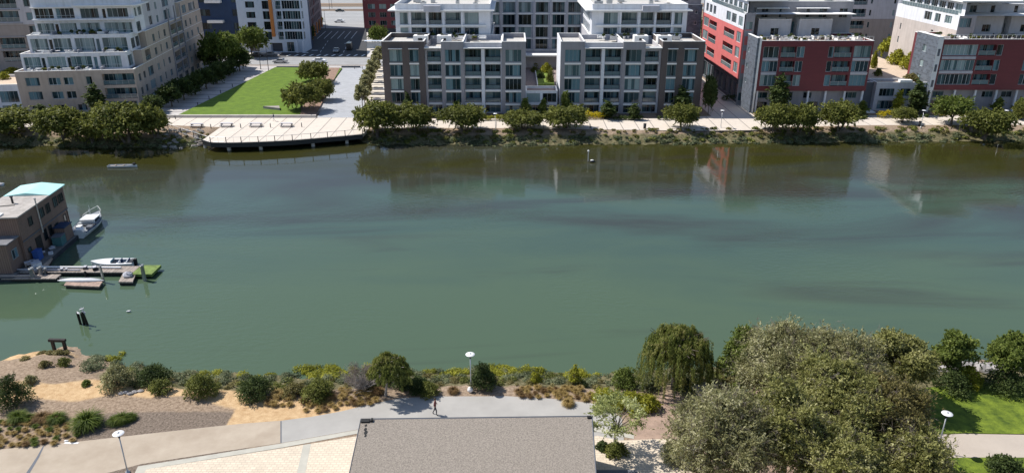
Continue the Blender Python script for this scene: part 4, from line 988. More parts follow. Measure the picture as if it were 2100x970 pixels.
for i,(px,b,t,hw,lb_) in enumerate(bank_trees):
    put(PT[i%3] if i!=15 else PB[0],'bank_tree',lb_,'tree',px,b,t,hw,'olive green trees along the far bank',z=BZ.get(px,0.))
# ---- street and plaza trees
for px,b,t,hw,lb_,p in [(645,170,124,32,'round clipped tree at the back of the lawn bed','o'),(620,228,168,38,'largest round tree at the front of the lawn bed','o'),(660,206,160,27,'round tree in the middle of the lawn bed','o'),
      (455,150,64,38,'tall sunlit tree at the corner of the terraced building','b'),(430,142,90,22,'dark tree beside the back corner of the terraced building','d'),(492,146,98,24,'dark shaded tree by the cross street, left of the round street tree','d'),(517,118,54,31,'round street tree in front of the white tower','b'),
      (590,92,62,16,'dark shaded street tree at the foot of the white tower','d'),(636,88,50,14,'shaded street tree beside the plum building','d'),(652,52,33,12,'small tree on the pavement of the far car park','b'),
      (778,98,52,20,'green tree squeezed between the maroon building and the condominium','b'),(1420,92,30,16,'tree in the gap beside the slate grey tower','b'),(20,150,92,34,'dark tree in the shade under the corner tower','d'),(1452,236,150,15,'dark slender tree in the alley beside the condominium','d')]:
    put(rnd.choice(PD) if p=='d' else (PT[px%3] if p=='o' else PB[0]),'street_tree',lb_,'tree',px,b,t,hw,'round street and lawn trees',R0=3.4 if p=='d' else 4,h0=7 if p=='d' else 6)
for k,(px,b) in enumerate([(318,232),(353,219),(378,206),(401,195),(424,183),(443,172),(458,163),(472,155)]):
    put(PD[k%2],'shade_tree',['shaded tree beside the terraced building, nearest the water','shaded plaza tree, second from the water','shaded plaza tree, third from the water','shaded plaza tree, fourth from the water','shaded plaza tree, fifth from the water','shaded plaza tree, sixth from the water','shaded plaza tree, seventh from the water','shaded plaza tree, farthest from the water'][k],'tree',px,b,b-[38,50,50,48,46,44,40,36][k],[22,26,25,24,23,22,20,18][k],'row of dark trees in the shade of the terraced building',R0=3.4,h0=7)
for k in range(9):
    t=k/8;px=744+t*34;b=226-t*92
    put(PTH,'slender_tree','slender tree of the thin row beside the grey walk, '+['nearest the water','second from the water','third from the water','fourth from the water','in the middle of the row','fourth from the street','third from the street','second from the street','nearest the street'][k],'tree',px,b,b-56+t*14,17-t*4,'thin row of slender trees beside the grey paved walk',R0=1.4,h0=4.8)
for px,b,t,hw,lb_,p in [(203,222,172,17,'slender poplar in front of the tan base of the terraced building',0),(838,222,188,9,'thin poplar behind the bank trees at the brown bay',0),(1398,222,178,18,'pointed poplar at the dark brown right end bay',0),(1594,220,152,19,'tall poplar in front of the red building',0),
     (1876,224,164,18,'pointed poplar in front of the low grey block',0),(1836,226,184,11,'thin yellow green poplar left of the pointed poplar at the grey block',2),(1246,244,206,16,'dark bushy young tree by the yellow hedge of the right condominium',0),(1300,246,212,12,'small dark tree by the entrance of the right condominium',0),
     (1078,226,200,10,'thin young tree in front of the left window of the link block',1),(1112,230,202,9,'thin young tree in front of the right window of the link block',1),(1160,226,186,11,'young tree between the link block and the right condominium',1),(936,232,206,10,'pointed young tree rising behind the umbrella shaped bank tree',1),(88,240,214,14,'small dark tree beside the yellow flower bed',0),(1768,238,206,10,'small young tree at the right end of the red building',1),(1660,232,208,9,'small young tree by the columns of the red building',1),(2040,236,200,11,'young tree under the columns of the second red building',1),(2084,238,200,10,'young leaning tree near the right edge under the second red building',1)]:
    if b<236: b={203:235,88:240}.get(px,234 if 1800<px<1900 else 238)
    put(PC[p] if p<2 else PCY,'poplar',lb_,'tree',px,b,t,hw*1.15,'slim young trees in front of the buildings',R0=1.15,h0=6.4)
# ---- hedges and flowers in the far beds
def hedge(label,px0,px1,py,top,m,name='hedge',cat='hedge',n=None,z=0.):
    x0,y0=P(px0,py,z);x1,y1=P(px1,py,z);h=max(.5,meas((px0+px1)/2,py,top,5,z)[2]);L=math.hypot(x1-x0,y1-y0);k=max(3,int(L/.8))
    cl=[(x0+(x1-x0)*i/(k-1)+rnd.uniform(-.2,.2),y0+(y1-y0)*i/(k-1)+rnd.uniform(-.3,.3),h*rnd.uniform(.35,.6),h*rnd.uniform(.42,.62)) for i in range(k)]
    o=inst(name,leaf_cloud('hedge_mesh',[(c[0]-x0,c[1]-y0,c[2],c[3]) for c in cl],n or int(L*330),(.11,.08),LM[m],0,.6),None,(x0,y0,z));return tag(o,label,cat)
hedge('strip of bright yellow flowers in front of the tan building, left edge',58,94,252,244,'flower','flower_bed','flowers')
hedge('bright yellow hedge in front of the right condominium',1196,1240,244,228,'flower','flower_bed','flowers')
hedge('low yellow green planting in front of the left condominium, beside the lamp',990,1046,247,236,'yellow','flower_bed','flowers')
hedge('round bright yellow bush by the entrance of the low grey block',1808,1836,242,226,'flower','flower_bed','flowers')
hedge('yellow flowering bush at the left corner of the red building',1554,1566,240,228,'flower','flower_bed','flowers')
hedge('yellow flowering bush at the corner column of the second red building',1918,1938,238,224,'flower','flower_bed','flowers')
for a,b_,py,t,m,l in [(1262,1312,246,236,'dark','clipped dark hedge right of the yellow hedge'),(1352,1376,246,236,'dark','clipped dark hedge by the dark brown right end bay'),(900,925,246,238,'dark','low dark hedge left of the umbrella shaped bank tree'),(1745,1775,244,236,'dark','low dark hedge under the right end of the red building'),(2000,2040,244,234,'olive','low olive hedge under the columns near the right edge'),(2050,2110,244,235,'olive','low olive hedge at the right edge'),(1880,1898,241,233,'dark','dark planting at the foot of the pointed poplar'),(1486,1520,206,194,'dark','dark hedge at the foot of the salmon wing in the alley'),(0,40,240,232,'dark','dark hedge at the foot of the white wing, left edge')]: hedge(l,a,b_,py,t,m)
# roof gardens
for px,py,t,hw,m,l in [(1824,108,80,24,'yellow','yellow green bush at the back of the roof garden'),(1838,132,106,22,'yellow','yellow green bush on the left of the middle row in the roof garden'),(1862,142,112,20,'yellow','round yellow green bush in the middle of the roof garden'),(1884,146,122,14,'yellow','yellow green bush at the right side of the roof garden'),(1790,140,110,8,'yellow','small yellow green bush at the wall of the red building'),(1800,156,142,9,'olive','olive planting on the left of the roof garden path'),(1868,164,152,16,'brownish','low brownish planting at the front of the roof garden')]:
    put(SK[m],'garden_bush',l,'shrub',px,py,t,hw,'bushes in the roof garden',z=6.32,R0=1.5,h0=1.5)
for px,py,t,hw,m,l in [(1128,128,118,10,'yellow','round yellow green bush at the back right of the courtyard'),(1096,148,138,8,'olive','low olive bush on the left rim of the courtyard planting'),(1120,150,132,14,'yellow','bright green planting at the front of the courtyard roof'),(1100,136,122,14,'yellow','bright green planting at the back of the courtyard roof'),(1128,170,146,8,'olive','olive bush at the right wall of the courtyard'),(1110,162,150,9,'dark','dark bush at the planter wall of the courtyard')]:
    put(SK[m],'courtyard_bush',l,'shrub',px,py,t,hw,'bushes on the courtyard roof',z=4.62,R0=1.5,h0=1.5)
for px,py,t,hw,m,l in [(1082,102,84,12,'brownish','brownish bush on the upper court behind the link block, left one'),(1116,104,88,11,'brownish','rusty bush on the upper court behind the link block, middle one'),(1138,100,60,10,'olive','taller green bush on the upper court, right one')]:
    put(SK[m],'courtyard_bush',l,'shrub',px,py,t,hw,'bushes on the courtyard roof',z=7.82,R0=1.5,h0=1.5)
for px,py,t,hw,l in [(24,150,140,18,'pale yellow bush on the roof garden at the left edge'),(8,162,150,12,'yellow bush cut by the left edge on the roof garden')]:
    put(SK['yellow'],'garden_bush',l,'shrub',px,py,t,hw,'bushes in the roof garden',z=6.0,R0=1.5,h0=1.5)
# ---- leafy cover on both banks: nobody could count it
def cover(name,label,pts,n,ls,m,h):
    """pts: list of (x,y,z,r)"""
    o=inst(name,leaf_cloud(name+'_mesh',pts,n,ls,LM[m],0,.35,0,.55,.6));o['kind']='stuff';o['label']=label;return o
def bankpts(n,x0,x1,a0,a1,far=False,r=(.3,.8)):
    out=[]
    while len(out)<n:
        x=rnd.uniform(x0,x1);a=rnd.uniform(a0,a1)
        if far:
            if -63.5<x<-31 : continue
            y=interp(x,FS)+a
        else: y=interp(x,NS)-a
        out.append((x,y,ground_z(x,y)+.1,rnd.uniform(*r)))
    return out
cover('bank_vegetation','pale sage ground cover along the far waterline',bankpts(560,-150,150,-.7,2.4,True),46000,(.17,.10),'sage',0)
cover('bank_vegetation','olive and rusty scrub on the upper far bank',bankpts(260,-150,150,2.4,5.2,True,(.3,.75)),18000,(.16,.10),'brownish',0)
cover('bank_vegetation','dark green scrub on the far bank',bankpts(240,-150,150,.8,5,True,(.35,.9)),24000,(.16,.10),'olive',0)
cover('bank_vegetation','sage green ground cover along the near waterline',bankpts(330,-44,40,0,4.2,False,(.3,.75)),60000,(.085,.05),'sage',0)
cover('bank_vegetation','olive scrub along the near waterline',bankpts(120,-40,36,.5,4.8,False,(.25,.6)),26000,(.08,.045),'olive',0)
cover('bank_vegetation','dry brownish scrub along the near bank',bankpts(150,-34,30,2.6,5.4,False,(.2,.5)),22000,(.07,.04),'brownish',0)
def clusters(n,boxes,r):
    out=[]
    for (px0,px1,py0,py1,c) in boxes:
        for i in range(c):
            x,y=P(rnd.uniform(px0,px1),rnd.uniform(py0,py1),WZ+.15);out.append((x,y,max(WZ+.12,ground_z(x,y)+.15),rnd.uniform(*r)))
    return out
cover('reeds','lime green water plants along the near waterline',clusters(0,[(610,690,752,772,20),(680,760,748,775,18),(640,760,765,785,10),(870,965,762,772,16),(1000,1060,748,770,24),(1070,1110,750,775,12),(1150,1230,762,782,18),(400,460,765,775,10),(480,560,768,780,10),(220,250,722,745,6)],(.3,.7)),22000,(.10,.04),'yellow',0)
cover('scrub','dark low scrub on the tip of the spit',clusters(0,[(80,150,735,748,8),(120,160,728,740,4),(40,60,765,775,2)],(.2,.5)),3500,(.08,.04),'brownish',0)
# rocks under the bank trees by the deck
b=MB()
for i in range(70): 
    x,y=P(rnd.uniform(335,420),rnd.uniform(278,305),-1.2);q=rnd.uniform(.25,.7);b.blob((x,y,ground_z(x,y)+.1),(q,q*.8,q*.6),7,4,.25,0,i)
tag(b.build('riprap',mat('riprap_rock',(.28,.25,.22),.9,.3,1.5)),'loose grey rocks on the bank left of the quay deck',None,None,'stuff')
b=MB()
for i in range(26):
    x,y=P(rnd.uniform(1890,2100),rnd.uniform(742,768),-1.0);q=rnd.uniform(.35,.9);b.blob((x,y,ground_z(x,y)+.2),(q,q*.8,q*.6),7,4,.25,0,i+90)
tag(b.build('riprap',mat('pale_rock',(.33,.31,.30),.9,.2,1.5)),'pale boulders at the waterline behind the two leafy trees at the right edge',None,None,'stuff')
# ---- near shrubs: px, base, top, half width, leaf material
NSH=[(34,846,768,38,'dark',2600,'dense dark green shrub at the left edge, above the grass tufts'),
 (247,806,748,36,'grey',2600,'grey green shrub with bare grey twigs, left of the dark glossy shrub'),
 (318,796,750,40,'dark',2600,'dark glossy shrub at the waterline, right of the grey green one'),
 (333,812,776,24,'olive',1500,'small round olive shrub below the dark glossy shrub'),
 (417,824,765,36,'olive',2400,'round olive shrub standing alone on the sandy trail, left one of two'),
 (527,829,770,43,'dark',3000,'big round dark shrub standing on the sandy trail, right one of two'),
 (655,830,776,37,'olive',2600,'upright olive shrub in the bed of golden tufts'),
 (604,820,786,26,'brownish',1500,'low brownish shrub left of the upright olive shrub'),
 (858,812,774,30,'dark',2000,'dark spiky shrub beside the shadow on the grey path'),
 (880,818,782,24,'olive',1500,'arching dark shrub at the edge of the grey path'),
 (825,802,768,22,'dark',1400,'low dark shrub behind the leaning trunk'),
 (768,796,752,40,'dark',2400,'low dark shrub left of the leaning round headed tree'),
 (990,806,746,31,'dark',2800,'round dark shrub under the white lamp in the middle'),
 (1245,838,800,30,'yellow',1800,'yellow green shrub at the end of the grey path, leftmost of three'),
 (1290,848,806,36,'yellow',2200,'wide yellow green shrub at the end of the grey path, middle of three'),
 (1330,846,806,20,'yellow',1400,'small round bright shrub at the end of the grey path, rightmost of three'),
 (1280,800,752,30,'bright',1800,'green shrub at the waterline left of the weeping willow'),
 (1330,806,772,26,'sage',1400,'grey sage shrub below the weeping willow'),
 (1400,812,770,24,'dark',1400,'dark shrub beside the willow trunk'),
 (1235,926,906,16,'dark',1300,'small dark shrub left of the planted trunk on the terrace'),
 (1262,942,908,27,'olive',1800,'round dark shrub around the planted trunk on the terrace'),
 (1470,860,806,34,'brownish',1800,'brownish shrub between the willow and the big grey green trees'),
 (1455,905,826,46,'grey',3000,'grey green shrub at the left foot of the tree group'),
 (1500,850,770,46,'brownish',2600,'brown twiggy shrub behind the grey green shrub at the foot of the trees'),
 (1540,940,860,50,'olive',2600,'olive undergrowth below the tree group'),
 (1390,962,905,44,'grey',3000,'low grey shrub cut by the bottom edge, left of the tree group'),
 (1100,792,748,12,'yellow',700,'thin upright yellow green plant at the waterline, middle'),
 (1178,788,744,14,'yellow',700,'thin upright yellow green plant at the waterline, right'),
 (65,792,768,14,'grey',700,'small sparse shrub above the dense shrub at the left edge'),
 (178,792,778,10,'tuft',400,'tiny green shrub on the mulch left of the waterline shrubs'),
 (95,756,740,14,'brownish',600,'dry brown shrub on the top of the spit'),
 (132,748,732,15,'olive',700,'low scrubby shrub beside the timber frame')]
for px,b_,t,hw,m,n,lb_ in NSH:
    x,y,h,R_=meas(px,b_,t,hw);x2,y2=x*(1+R_*.75/y),y+R_*.75
    h=H-(y2+R_*.25)/y*(H-h)*1.0;R_*=1.28 if m=='yellow' and hw>15 else 1.0
    x,y=x2,y2
    big=R_>1.2
    shrub(lb_,x,y,ground_z(x,y),R_,max(.45,h-ground_z(x,y)),int(n*(3.2 if big else 2.2)),(.07,.04) if m!='yellow' else (.07,.05),m,'shrubs on the near bank',k=9 if big else 7)
# bare twiggy shrub
x,y,h,R_=meas(742,800,735,48)
t=empty('bare_shrub',(x,y,0),0,'leafless grey twiggy shrub at the waterline, left of the leaning round headed tree','shrub')
b=MB()
for i in range(110):
    a=rnd.uniform(0,6.28);e=rnd.uniform(.5,1.4);L_=rnd.uniform(.6,1)*R_*1.15;d=Vector((math.cos(a)*math.cos(e),math.sin(a)*math.cos(e),math.sin(e)*.85));s0=Vector((rnd.uniform(-.2,.2),rnd.uniform(-.2,.2),0))
    m1=s0+d*L_*.55+Vector((rnd.uniform(-.2,.2),rnd.uniform(-.2,.2),0));b.tube([s0,m1,s0+d*L_*1.3],[.03,.016,.006],4,0,False)
    for q in range(4):
        e_=m1+Vector((rnd.uniform(-.6,.6),rnd.uniform(-.6,.6),rnd.uniform(.1,.7)));b.tube([m1,e_],[.012,.004],3,0,False)
b.build('branches',mat('grey_twig',(.36,.32,.29),.9,.15,3.),t)
inst('twig_tips',leaf_cloud('twig_mesh',[(rnd.uniform(-.6,.6)*R_,rnd.uniform(-.6,.6)*R_,h*rnd.uniform(.5,.85),.6) for _ in range(8)],2600,(.12,.012),LM['twig'],0,.2),t)
# grass tufts
tm={m:[tuft_mesh(.42,.5,330,m,.014,.6) for _ in range(3)] for m in ('gold','tuft','reddish')}
tmound={m:[tuft_mesh(.44,.44,1100,m,.009,.95)] for m in ('gold','tuft','reddish')}
def tuft(px,py,sz,m,label,group,name='grass_tuft'):
    x,y=P(px,py);o=inst(name,rnd.choice(tm[m]),None,(x,y,ground_z(x,y)-.02),rnd.uniform(0,6),sz);return tag(o,label,'ornamental grass',group)
used=[]
GL='small golden grass tuft in the planted bed left of the tan path'
for i in range(1500):
    px,py=rnd.uniform(-2,160),rnd.uniform(866,918)
    if px>120 and rnd.random()<.72: continue
    if py>918-px*.06: continue
    x,y=P(px,py)
    if any((x-a)**2+(y-b_)**2<.33 for a,b_ in used): continue
    used.append((x,y));tuft(px,py,rnd.uniform(.55,.85),'gold' if rnd.random()<.62 else rnd.choice(['reddish','tuft']),GL,'golden tufts in the bed at the left edge')
G2='small straw coloured grass tuft between the shrubs and the grey path'
for px0,px1,py0,py1,c in [(548,600,818,834,16),(620,700,826,846,16),(700,772,800,832,20),(1060,1195,796,818,46),(555,580,812,822,4),(1195,1215,812,822,4)]:
    for i in range(c*8):
        px,py=rnd.uniform(px0,px1),rnd.uniform(py0,py1);x,y=P(px,py)
        if any((x-a)**2+(y-b_)**2<.33 for a,b_ in used): continue
        if px<720 and px>610 and py>850-(px-610)*.12: continue
        used.append((x,y));c-=1;tuft(px,py,rnd.uniform(.65,1.05),'gold' if rnd.random()<.75 else 'reddish',G2,'straw coloured tufts beside the grey path')
        if c<=0: break
for px,py,sz,m,l in [(38,862,1.9,'tuft','bright green grass mound above the golden tufts, left one'),(62,862,1.4,'tuft','green grass mound right of the bright green one'),(88,862,1.7,'reddish','reddish grass mound above the golden tufts'),(104,864,1.5,'reddish','rusty grass mound between the reddish and the yellow green mound'),(119,864,1.8,'tuft','yellow green grass mound at the right end of the mound row'),(181,874,2.9,'tuft','largest green grass mound, alone on the mulch'),(236,868,1.5,'tuft','small dark green grass mound, left of three'),(252,864,1.7,'tuft','small dark green grass mound, middle of three'),(268,860,1.3,'tuft','small dark green grass mound, right of three'),(930,804,1.2,'reddish','dry grass mound on the reddish soil by the grey path'),(1165,830,1.3,'gold','dry grass mound near the yellow green shrubs'),(675,818,1.5,'reddish','rusty grass mound beside the upright olive shrub'),(570,812,1.4,'gold','golden grass mound right of the big round dark shrub'),(776,806,1.3,'reddish','rusty grass mound left of the leaning trunk')]:
    o=tuft(px,py,sz,m,l,None,'grass_mound');o.data=tmound[m][0]
    del o['category'];o['category']='ornamental grass'
# ---- the near trees
def near(label,name,px,base,top,hw,n,ls,m,ncl,h0f=.3,lean=(0,0),z0=.18,rr=(.2,.34),bark='bark',r0=.22,hang=0.,nl=10,up=.35,shell=.5,forks=1,core=.3,squash=.8):
    x,y,h,R_=meas(px,base,top,hw);cl=cloud(ncl,R_,h*z0,h*.97,rr,core,1.,None,lean)
    if name=='large_tree': cl.append((0,0,h*.56,min(R_*.84,h*.44)))
    t=tree(name,label,'tree',x,y,ground_z(x,y),cl,n,ls,m,h*h0f,lean,r0,bark,nl,forks,None,hang,shell,up,squash,.6 if name in('large_tree','bushy_tree') else .4,1.15 if name=='large_tree' else .6)
    if name=='large_tree': inst('fine_twigs',leaf_cloud('twig_mesh',cl,9000 if m=='grey' else 4500,(.24,.010),LM['twig'],0.,.7,0,squash,.9,.85,1.5),t)
    return t
def willow(label,name,px,base,top,hw,n,m,lean=(0,0),droop=.7,h0f=.42,r0=.2,bot=.25,nb=46):
    """weeping crown: strands of narrow leaves hang from arching branches"""
    x,y,h,R_=meas(px,base,top,hw);t=empty(name,(x,y,ground_z(x,y)),0,label,'tree')
    h0=h*h0f;ox,oy=lean[0]*h0,lean[1]*h0;b=MB();b.tube([(0,0,-.2),(ox*.5,oy*.5,h0*.5),(ox,oy,h0)],[r0*1.2,r0,r0*.8],8)
    c=[];u=[];v=[]
    ends=[]
    for i in range(nb):
        a=rnd.uniform(0,6.28);f=rnd.uniform(.15,1)**.6*R_*.95;zt=h*(.98-.25*(f/R_)**2)*rnd.uniform(.86,1.0)
        p2=(ox*1.4+f*math.cos(a),oy*1.4+f*math.sin(a),zt);p1=(ox+f*.4*math.cos(a),oy+f*.4*math.sin(a),h0+(zt-h0)*.75)
        if i%2==0: b.tube([(ox,oy,h0*.95),p1,p2],[r0*.4,r0*.22,.02],5)
        ends.append((p2,f))
    b.build('trunk',M['pbark' if 'leaning' in label else 'bark'],t,True)
    ns=nb*11;per=n//ns
    for i in range(ns):
        p2,bf=rnd.choice(ends);a=rnd.uniform(0,6.28);lp=.86+.17*math.sin(3*a+R_)+.10*math.sin(7*a+2);f=rnd.random()**.55*R_*lp
        mx=.45;sx=(ox*1.3+f*math.cos(a))*(1-mx)+(p2[0]+rnd.gauss(0,R_*.14))*mx;sy=(oy*1.3+f*math.sin(a))*(1-mx)+(p2[1]+rnd.gauss(0,R_*.14))*mx
        sx*=1.18;sy*=1.18;fr=min(1,math.hypot(sx-ox,sy-oy)/R_)
        zt=h*(1.0-(1-h0f)*.75*fr**2.2)*rnd.uniform(.88,1.0)*(.93+.07*math.sin(2.1*sx+1)*math.cos(2.4*sy))
        L_=max(.35,min(zt-h*bot*rnd.uniform(.4,1.6),h*droop*rnd.uniform(.2,.75)*(.4+.6*fr)*(1+.35*math.sin(5*a))))
        k=rg.random(per);wx,wy=.35*math.cos(a)*fr,.35*math.sin(a)*fr
        cc=np.stack([sx+wx*np.sqrt(k)+rg.normal(0,.07,per),sy+wy*np.sqrt(k)+rg.normal(0,.07,per),zt-k*L_+rg.normal(0,.05,per)],1)
        dd=unit(np.stack([rg.normal(0,.4,per)+.4*math.cos(a)*(1-k),rg.normal(0,.4,per)+.4*math.sin(a)*(1-k),-np.ones(per)],1));bb=unit(np.cross(dd,rg.normal(size=(per,3))))
        c.append(cc);u.append(dd*.13);v.append(bb*.028)
    inst('crown',quads_mesh('crown_mesh',np.concatenate(c),np.concatenate(u),np.concatenate(v),LM[m]),t);return t
willow('weeping willow with hanging strands at the waterline, left of the big trees','weeping_willow',1382,796,662,78,80000,'willow',(0,0),.95,.5,.28,.1,56)
willow('small round headed tree leaning to the right on a bare pale trunk','round_headed_tree',790,812,722,44,26000,'willow',(.16,.02),.55,.5,.10,.48,26)
near('left one of the two big grey green trees behind the tree group','large_tree',1590,850,668,104,77000,(.105,.045),'grey',87,.35,rr=(.11,.23),core=.2,nl=26,bark='pbark')
near('right one of the two big grey green trees behind the tree group','large_tree',1700,850,676,92,65000,(.105,.045),'grey',79,.35,rr=(.11,.23),core=.2,nl=26,bark='pbark')
near('bushy yellow green tree at the waterline, between the willow and the grey green trees','bushy_tree',1520,822,670,62,40000,(.10,.055),'bright',20,.3)
near('dense lumpy green tree at the right of the tree group, by the water','bushy_tree',1822,820,668,76,60000,(.10,.06),'near_olive',34,.25,z0=.12,rr=(.24,.36),shell=.7)
near('broad olive tree in the middle of the tree group','large_tree',1690,945,735,104,75000,(.11,.05),'near_olive',87,.3,rr=(.11,.24),core=.2,nl=26,bark='pbark')
near('sparse grey green tree in front of the group, beside the shadowed paving','large_tree',1470,1010,800,118,66000,(.11,.045),'grey',83,.3,rr=(.10,.22),core=.2,shell=.25,nl=26,bark='pbark')
near('olive tree in front of the group, left of the lowest tree','large_tree',1600,1000,790,96,62000,(.11,.05),'near_olive',76,.3,rr=(.11,.24),core=.2,nl=26,bark='pbark')
near('brownish olive tree at the right side of the group, above the pale path','large_tree',1800,960,770,84,52000,(.11,.05),'brownish',68,.3,rr=(.12,.25),core=.2,nl=26,bark='pbark')
near('lowest tree of the group, reaching over the pale path','large_tree',1850,1020,872,76,37000,(.11,.05),'near_olive',57,.3,rr=(.12,.25),nl=26,bark='pbark')
near('tree of the group cut by the bottom edge, in its middle','large_tree',1700,1050,868,92,45000,(.11,.05),'near_olive',64,.3,rr=(.12,.25),nl=26,bark='pbark')
near('left one of two leafy young trees by the waterline behind the lawn','leafy_tree',1928,778,668,44,15000,(.12,.07),'bright',44,.2,lean=(.30,0),z0=.10,core=.1,rr=(.2,.32),r0=.07)
near('right one of two leafy young trees by the waterline behind the lawn','leafy_tree',2040,785,678,46,16000,(.12,.07),'bright',44,.22,lean=(.22,0),z0=.14,core=.1,rr=(.2,.32),r0=.07)
near('leafy tree cut by the right edge of the photo','leafy_tree',2105,790,700,30,9000,(.12,.07),'bright',20,.22,rr=(.26,.42),r0=.08)
near('small airy tree with pale leaves growing from a round shrub on the terrace','airy_tree',1256,922,812,74,5200,(.10,.05),'palegreen',34,.42,rr=(.12,.24),core=.3,shell=.2,z0=.42,bark='pbark',r0=.09,nl=18,lean=(.12,0),squash=.5)
for px,b_,t,hw,l in [(1950,800,765,40,'dark clipped hedge bush behind the lawn, left'),(2060,800,762,50,'dark clipped hedge bush behind the lawn, right'),(1980,790,752,30,'pale yellow green shrub between the two leafy trees'),(2060,968,944,40,'dark shrub on the lower lawn at the bottom right')]:
    x,y,h,R_=meas(px,b_,t,hw);shrub(l,x,y,ground_z(x,y),R_,h,5200,(.09,.05),'yellow' if 'yellow' in l else 'dark','shrubs on the near bank')
for p in protos:
    for c in list(p.children): bpy.data.objects.remove(c)
    bpy.data.objects.remove(p)
# ================================================================ OBJECTS
# ---- lamps
def lamp(x,y,label,h=3.75,like=None):
    if like: return dup(like,None,(x,y,0),0,None,label)
    t=empty('path_lamp',(x,y,0),0,label,'street lamp','disc topped path lamps')
    MB().lathe([(0,0),(.2,0),(.2,.06),(.09,.1),(.06,.45)],n=14).build('base',M['metal'],t,True)
    MB().lathe([(.055,.4),(.045,h-.35),(.02,h-.35)],n=10).build('pole',M['metal'],t,True)
    MB().lathe([(.0,h-.42),(.07,h-.42),(.11,h-.22),(.08,h-.05),(0,h-.05)],n=12).build('lamp_head',M['dmetal'],t,True)
    s=MB().lathe([(0,h+.06),(.1,h+.06),(.42,h+.0),(.43,h-.02),(.1,h-.03),(0,h-.03)],n=24).build('shade',mat('white_enamel',(.8,.8,.8),.4,.02,1.),t,True)
    MB().lathe([(0,h+.12),(.09,h+.10),(.1,h+.055)],n=12).build('finial',M['metal'],s,True)
    return t
L0=lamp(*P(262,968),'white disc path lamp beside the cream paver terrace, bottom left')
for px,py,l in [(966,797,'white disc path lamp behind the round dark shrub in the middle'),(1922,925,'white disc path lamp on the pale path, bottom right'),(1016,269,'path lamp on the far promenade in front of the left condominium'),(1888,262,'path lamp on the far promenade near the low grey block'),(2056,262,'path lamp on the far promenade near the right edge'),(1478,262,'path lamp on the far promenade at the alley'),(108,258,'path lamp on the far promenade among the left bank trees')]:
    lamp(*P(px,py),l,like=L0)
def streetlight(px,py,top,label,cat='street lamp'):
    x,y=P(px,py);h=7.5;t=empty('street_light',(x,y,0),0,label,cat)
    MB().lathe([(0,0),(.16,0),(.11,.3),(.06,h),(0,h)],n=8).build('pole',M['dmetal'],t,True)
    b=MB();b.tube([(0,0,h-.1),(.5,0,h+.1),(1.2,0,h+.15)],[.05,.04,.04],6);b.build('arm',M['dmetal'],t,True)
    MB().box(1.1,1.7,-.15,.15,h+.1,h+.22).build('lamp_head',M['metal'],t);return t
streetlight(535,143,0,'tall dark street light behind the lawn, left of two');streetlight(551,146,0,'tall dark street light behind the lawn, right of two')
streetlight(668,60,0,'street light at the corner of the car park');streetlight(676,20,0,'street light at the edge of the rail yard, left one');streetlight(681,18,0,'street light at the edge of the rail yard, right one')
# ---- picnic tables and bollards on the deck
def ptable(x,y,label):
    t=empty('picnic_table',(x,y,.02),0,label,'picnic table','picnic tables on the promenade deck')
    MB().box(-1.25,1.25,-.38,.38,.72,.78).build('tabletop',M['lgrey'],t)
    for s in (-1,1):
        MB().box(-1.25,1.25,s*.78-.15,s*.78+.15,.43,.48).build('bench',M['lgrey'],t)
    for s in (-1,1):
        b=MB();b.box(s*1.1-.04,s*1.1+.04,-.3,.3,.02,.72);b.box(s*1.1-.035,s*1.1+.035,-.9,.9,.33,.42);b.box(s*1.1-.03,s*1.1+.03,-.86,-.78,0,.33);b.box(s*1.1-.03,s*1.1+.03,.78,.86,0,.33);b.build('leg',M['dmetal'],t)
    return t
T0=ptable(*P(404,261),'picnic table on the far promenade, leftmost of the four')
for px,l in [(465,'picnic table on the far promenade, second from the left'),(525,'picnic table on the far promenade, third from the left'),(588,'picnic table on the far promenade, rightmost of the four')]:
    x,y=P(px,260);dup(T0,None,(x,y,.02),0,None,l)
def bollard(px,py,label,like=None,h=1.0):
    x,y=P(px,py)
    if like: return dup(like,None,(x,y,.01),0,None,label)
    t=empty('bollard_light',(x,y,.01),0,label,'bollard','light bollards on the plaza')
    MB().lathe([(0,0),(.09,0),(.09,h*.8),(0,h*.8)],n=10).build('post',M['dmetal'],t,True);MB().lathe([(0,h*.8),(.085,h*.8),(.085,h),(0,h+.02)],n=10).build('light_cap',M['metal'],t,True);return t
B0=bollard(433,264,'bollard on the promenade deck between the first two picnic tables')
for px,py,l in [(494,263,'bollard on the promenade deck between the middle picnic tables'),(555,262,'bollard on the promenade deck between the last two picnic tables'),(619,261,'bollard on the promenade deck right of the last picnic table'),(360,245,'bollard at the left front corner of the lawn'),(406,217,'bollard beside the shaded edge of the lawn, nearest the water'),(429,204,'bollard beside the shaded edge of the lawn, second from the water'),(453,192,'bollard beside the shaded edge of the lawn, third from the water'),(477,179,'bollard beside the shaded edge of the lawn, fourth from the water'),(502,165,'bollard beside the shaded edge of the lawn, fifth from the water'),(727,142,'bollard at the street end of the grey walk, left one'),(743,142,'bollard at the street end of the grey walk, right one'),(1210,264,'dark bollard on the promenade in front of the right condominium entrance')]: bollard(px,py,l,B0)
def bin_(px,py,label):
    x,y=P(px,py);t=empty('litter_bin',(x,y,.01),0,label,'litter bin');MB().lathe([(0,0),(.3,0),(.32,.95),(0,.95)],n=12).build('body',M['dmetal'],t,True);MB().lathe([(.34,.95),(.34,1.05),(.12,1.12),(0,1.12)],n=12).build('lid',M['black'],t,True)
bin_(1322,264,'dark litter bin on the promenade in front of the right condominium');bin_(1886,259,'dark litter bin on the promenade near the low grey block')
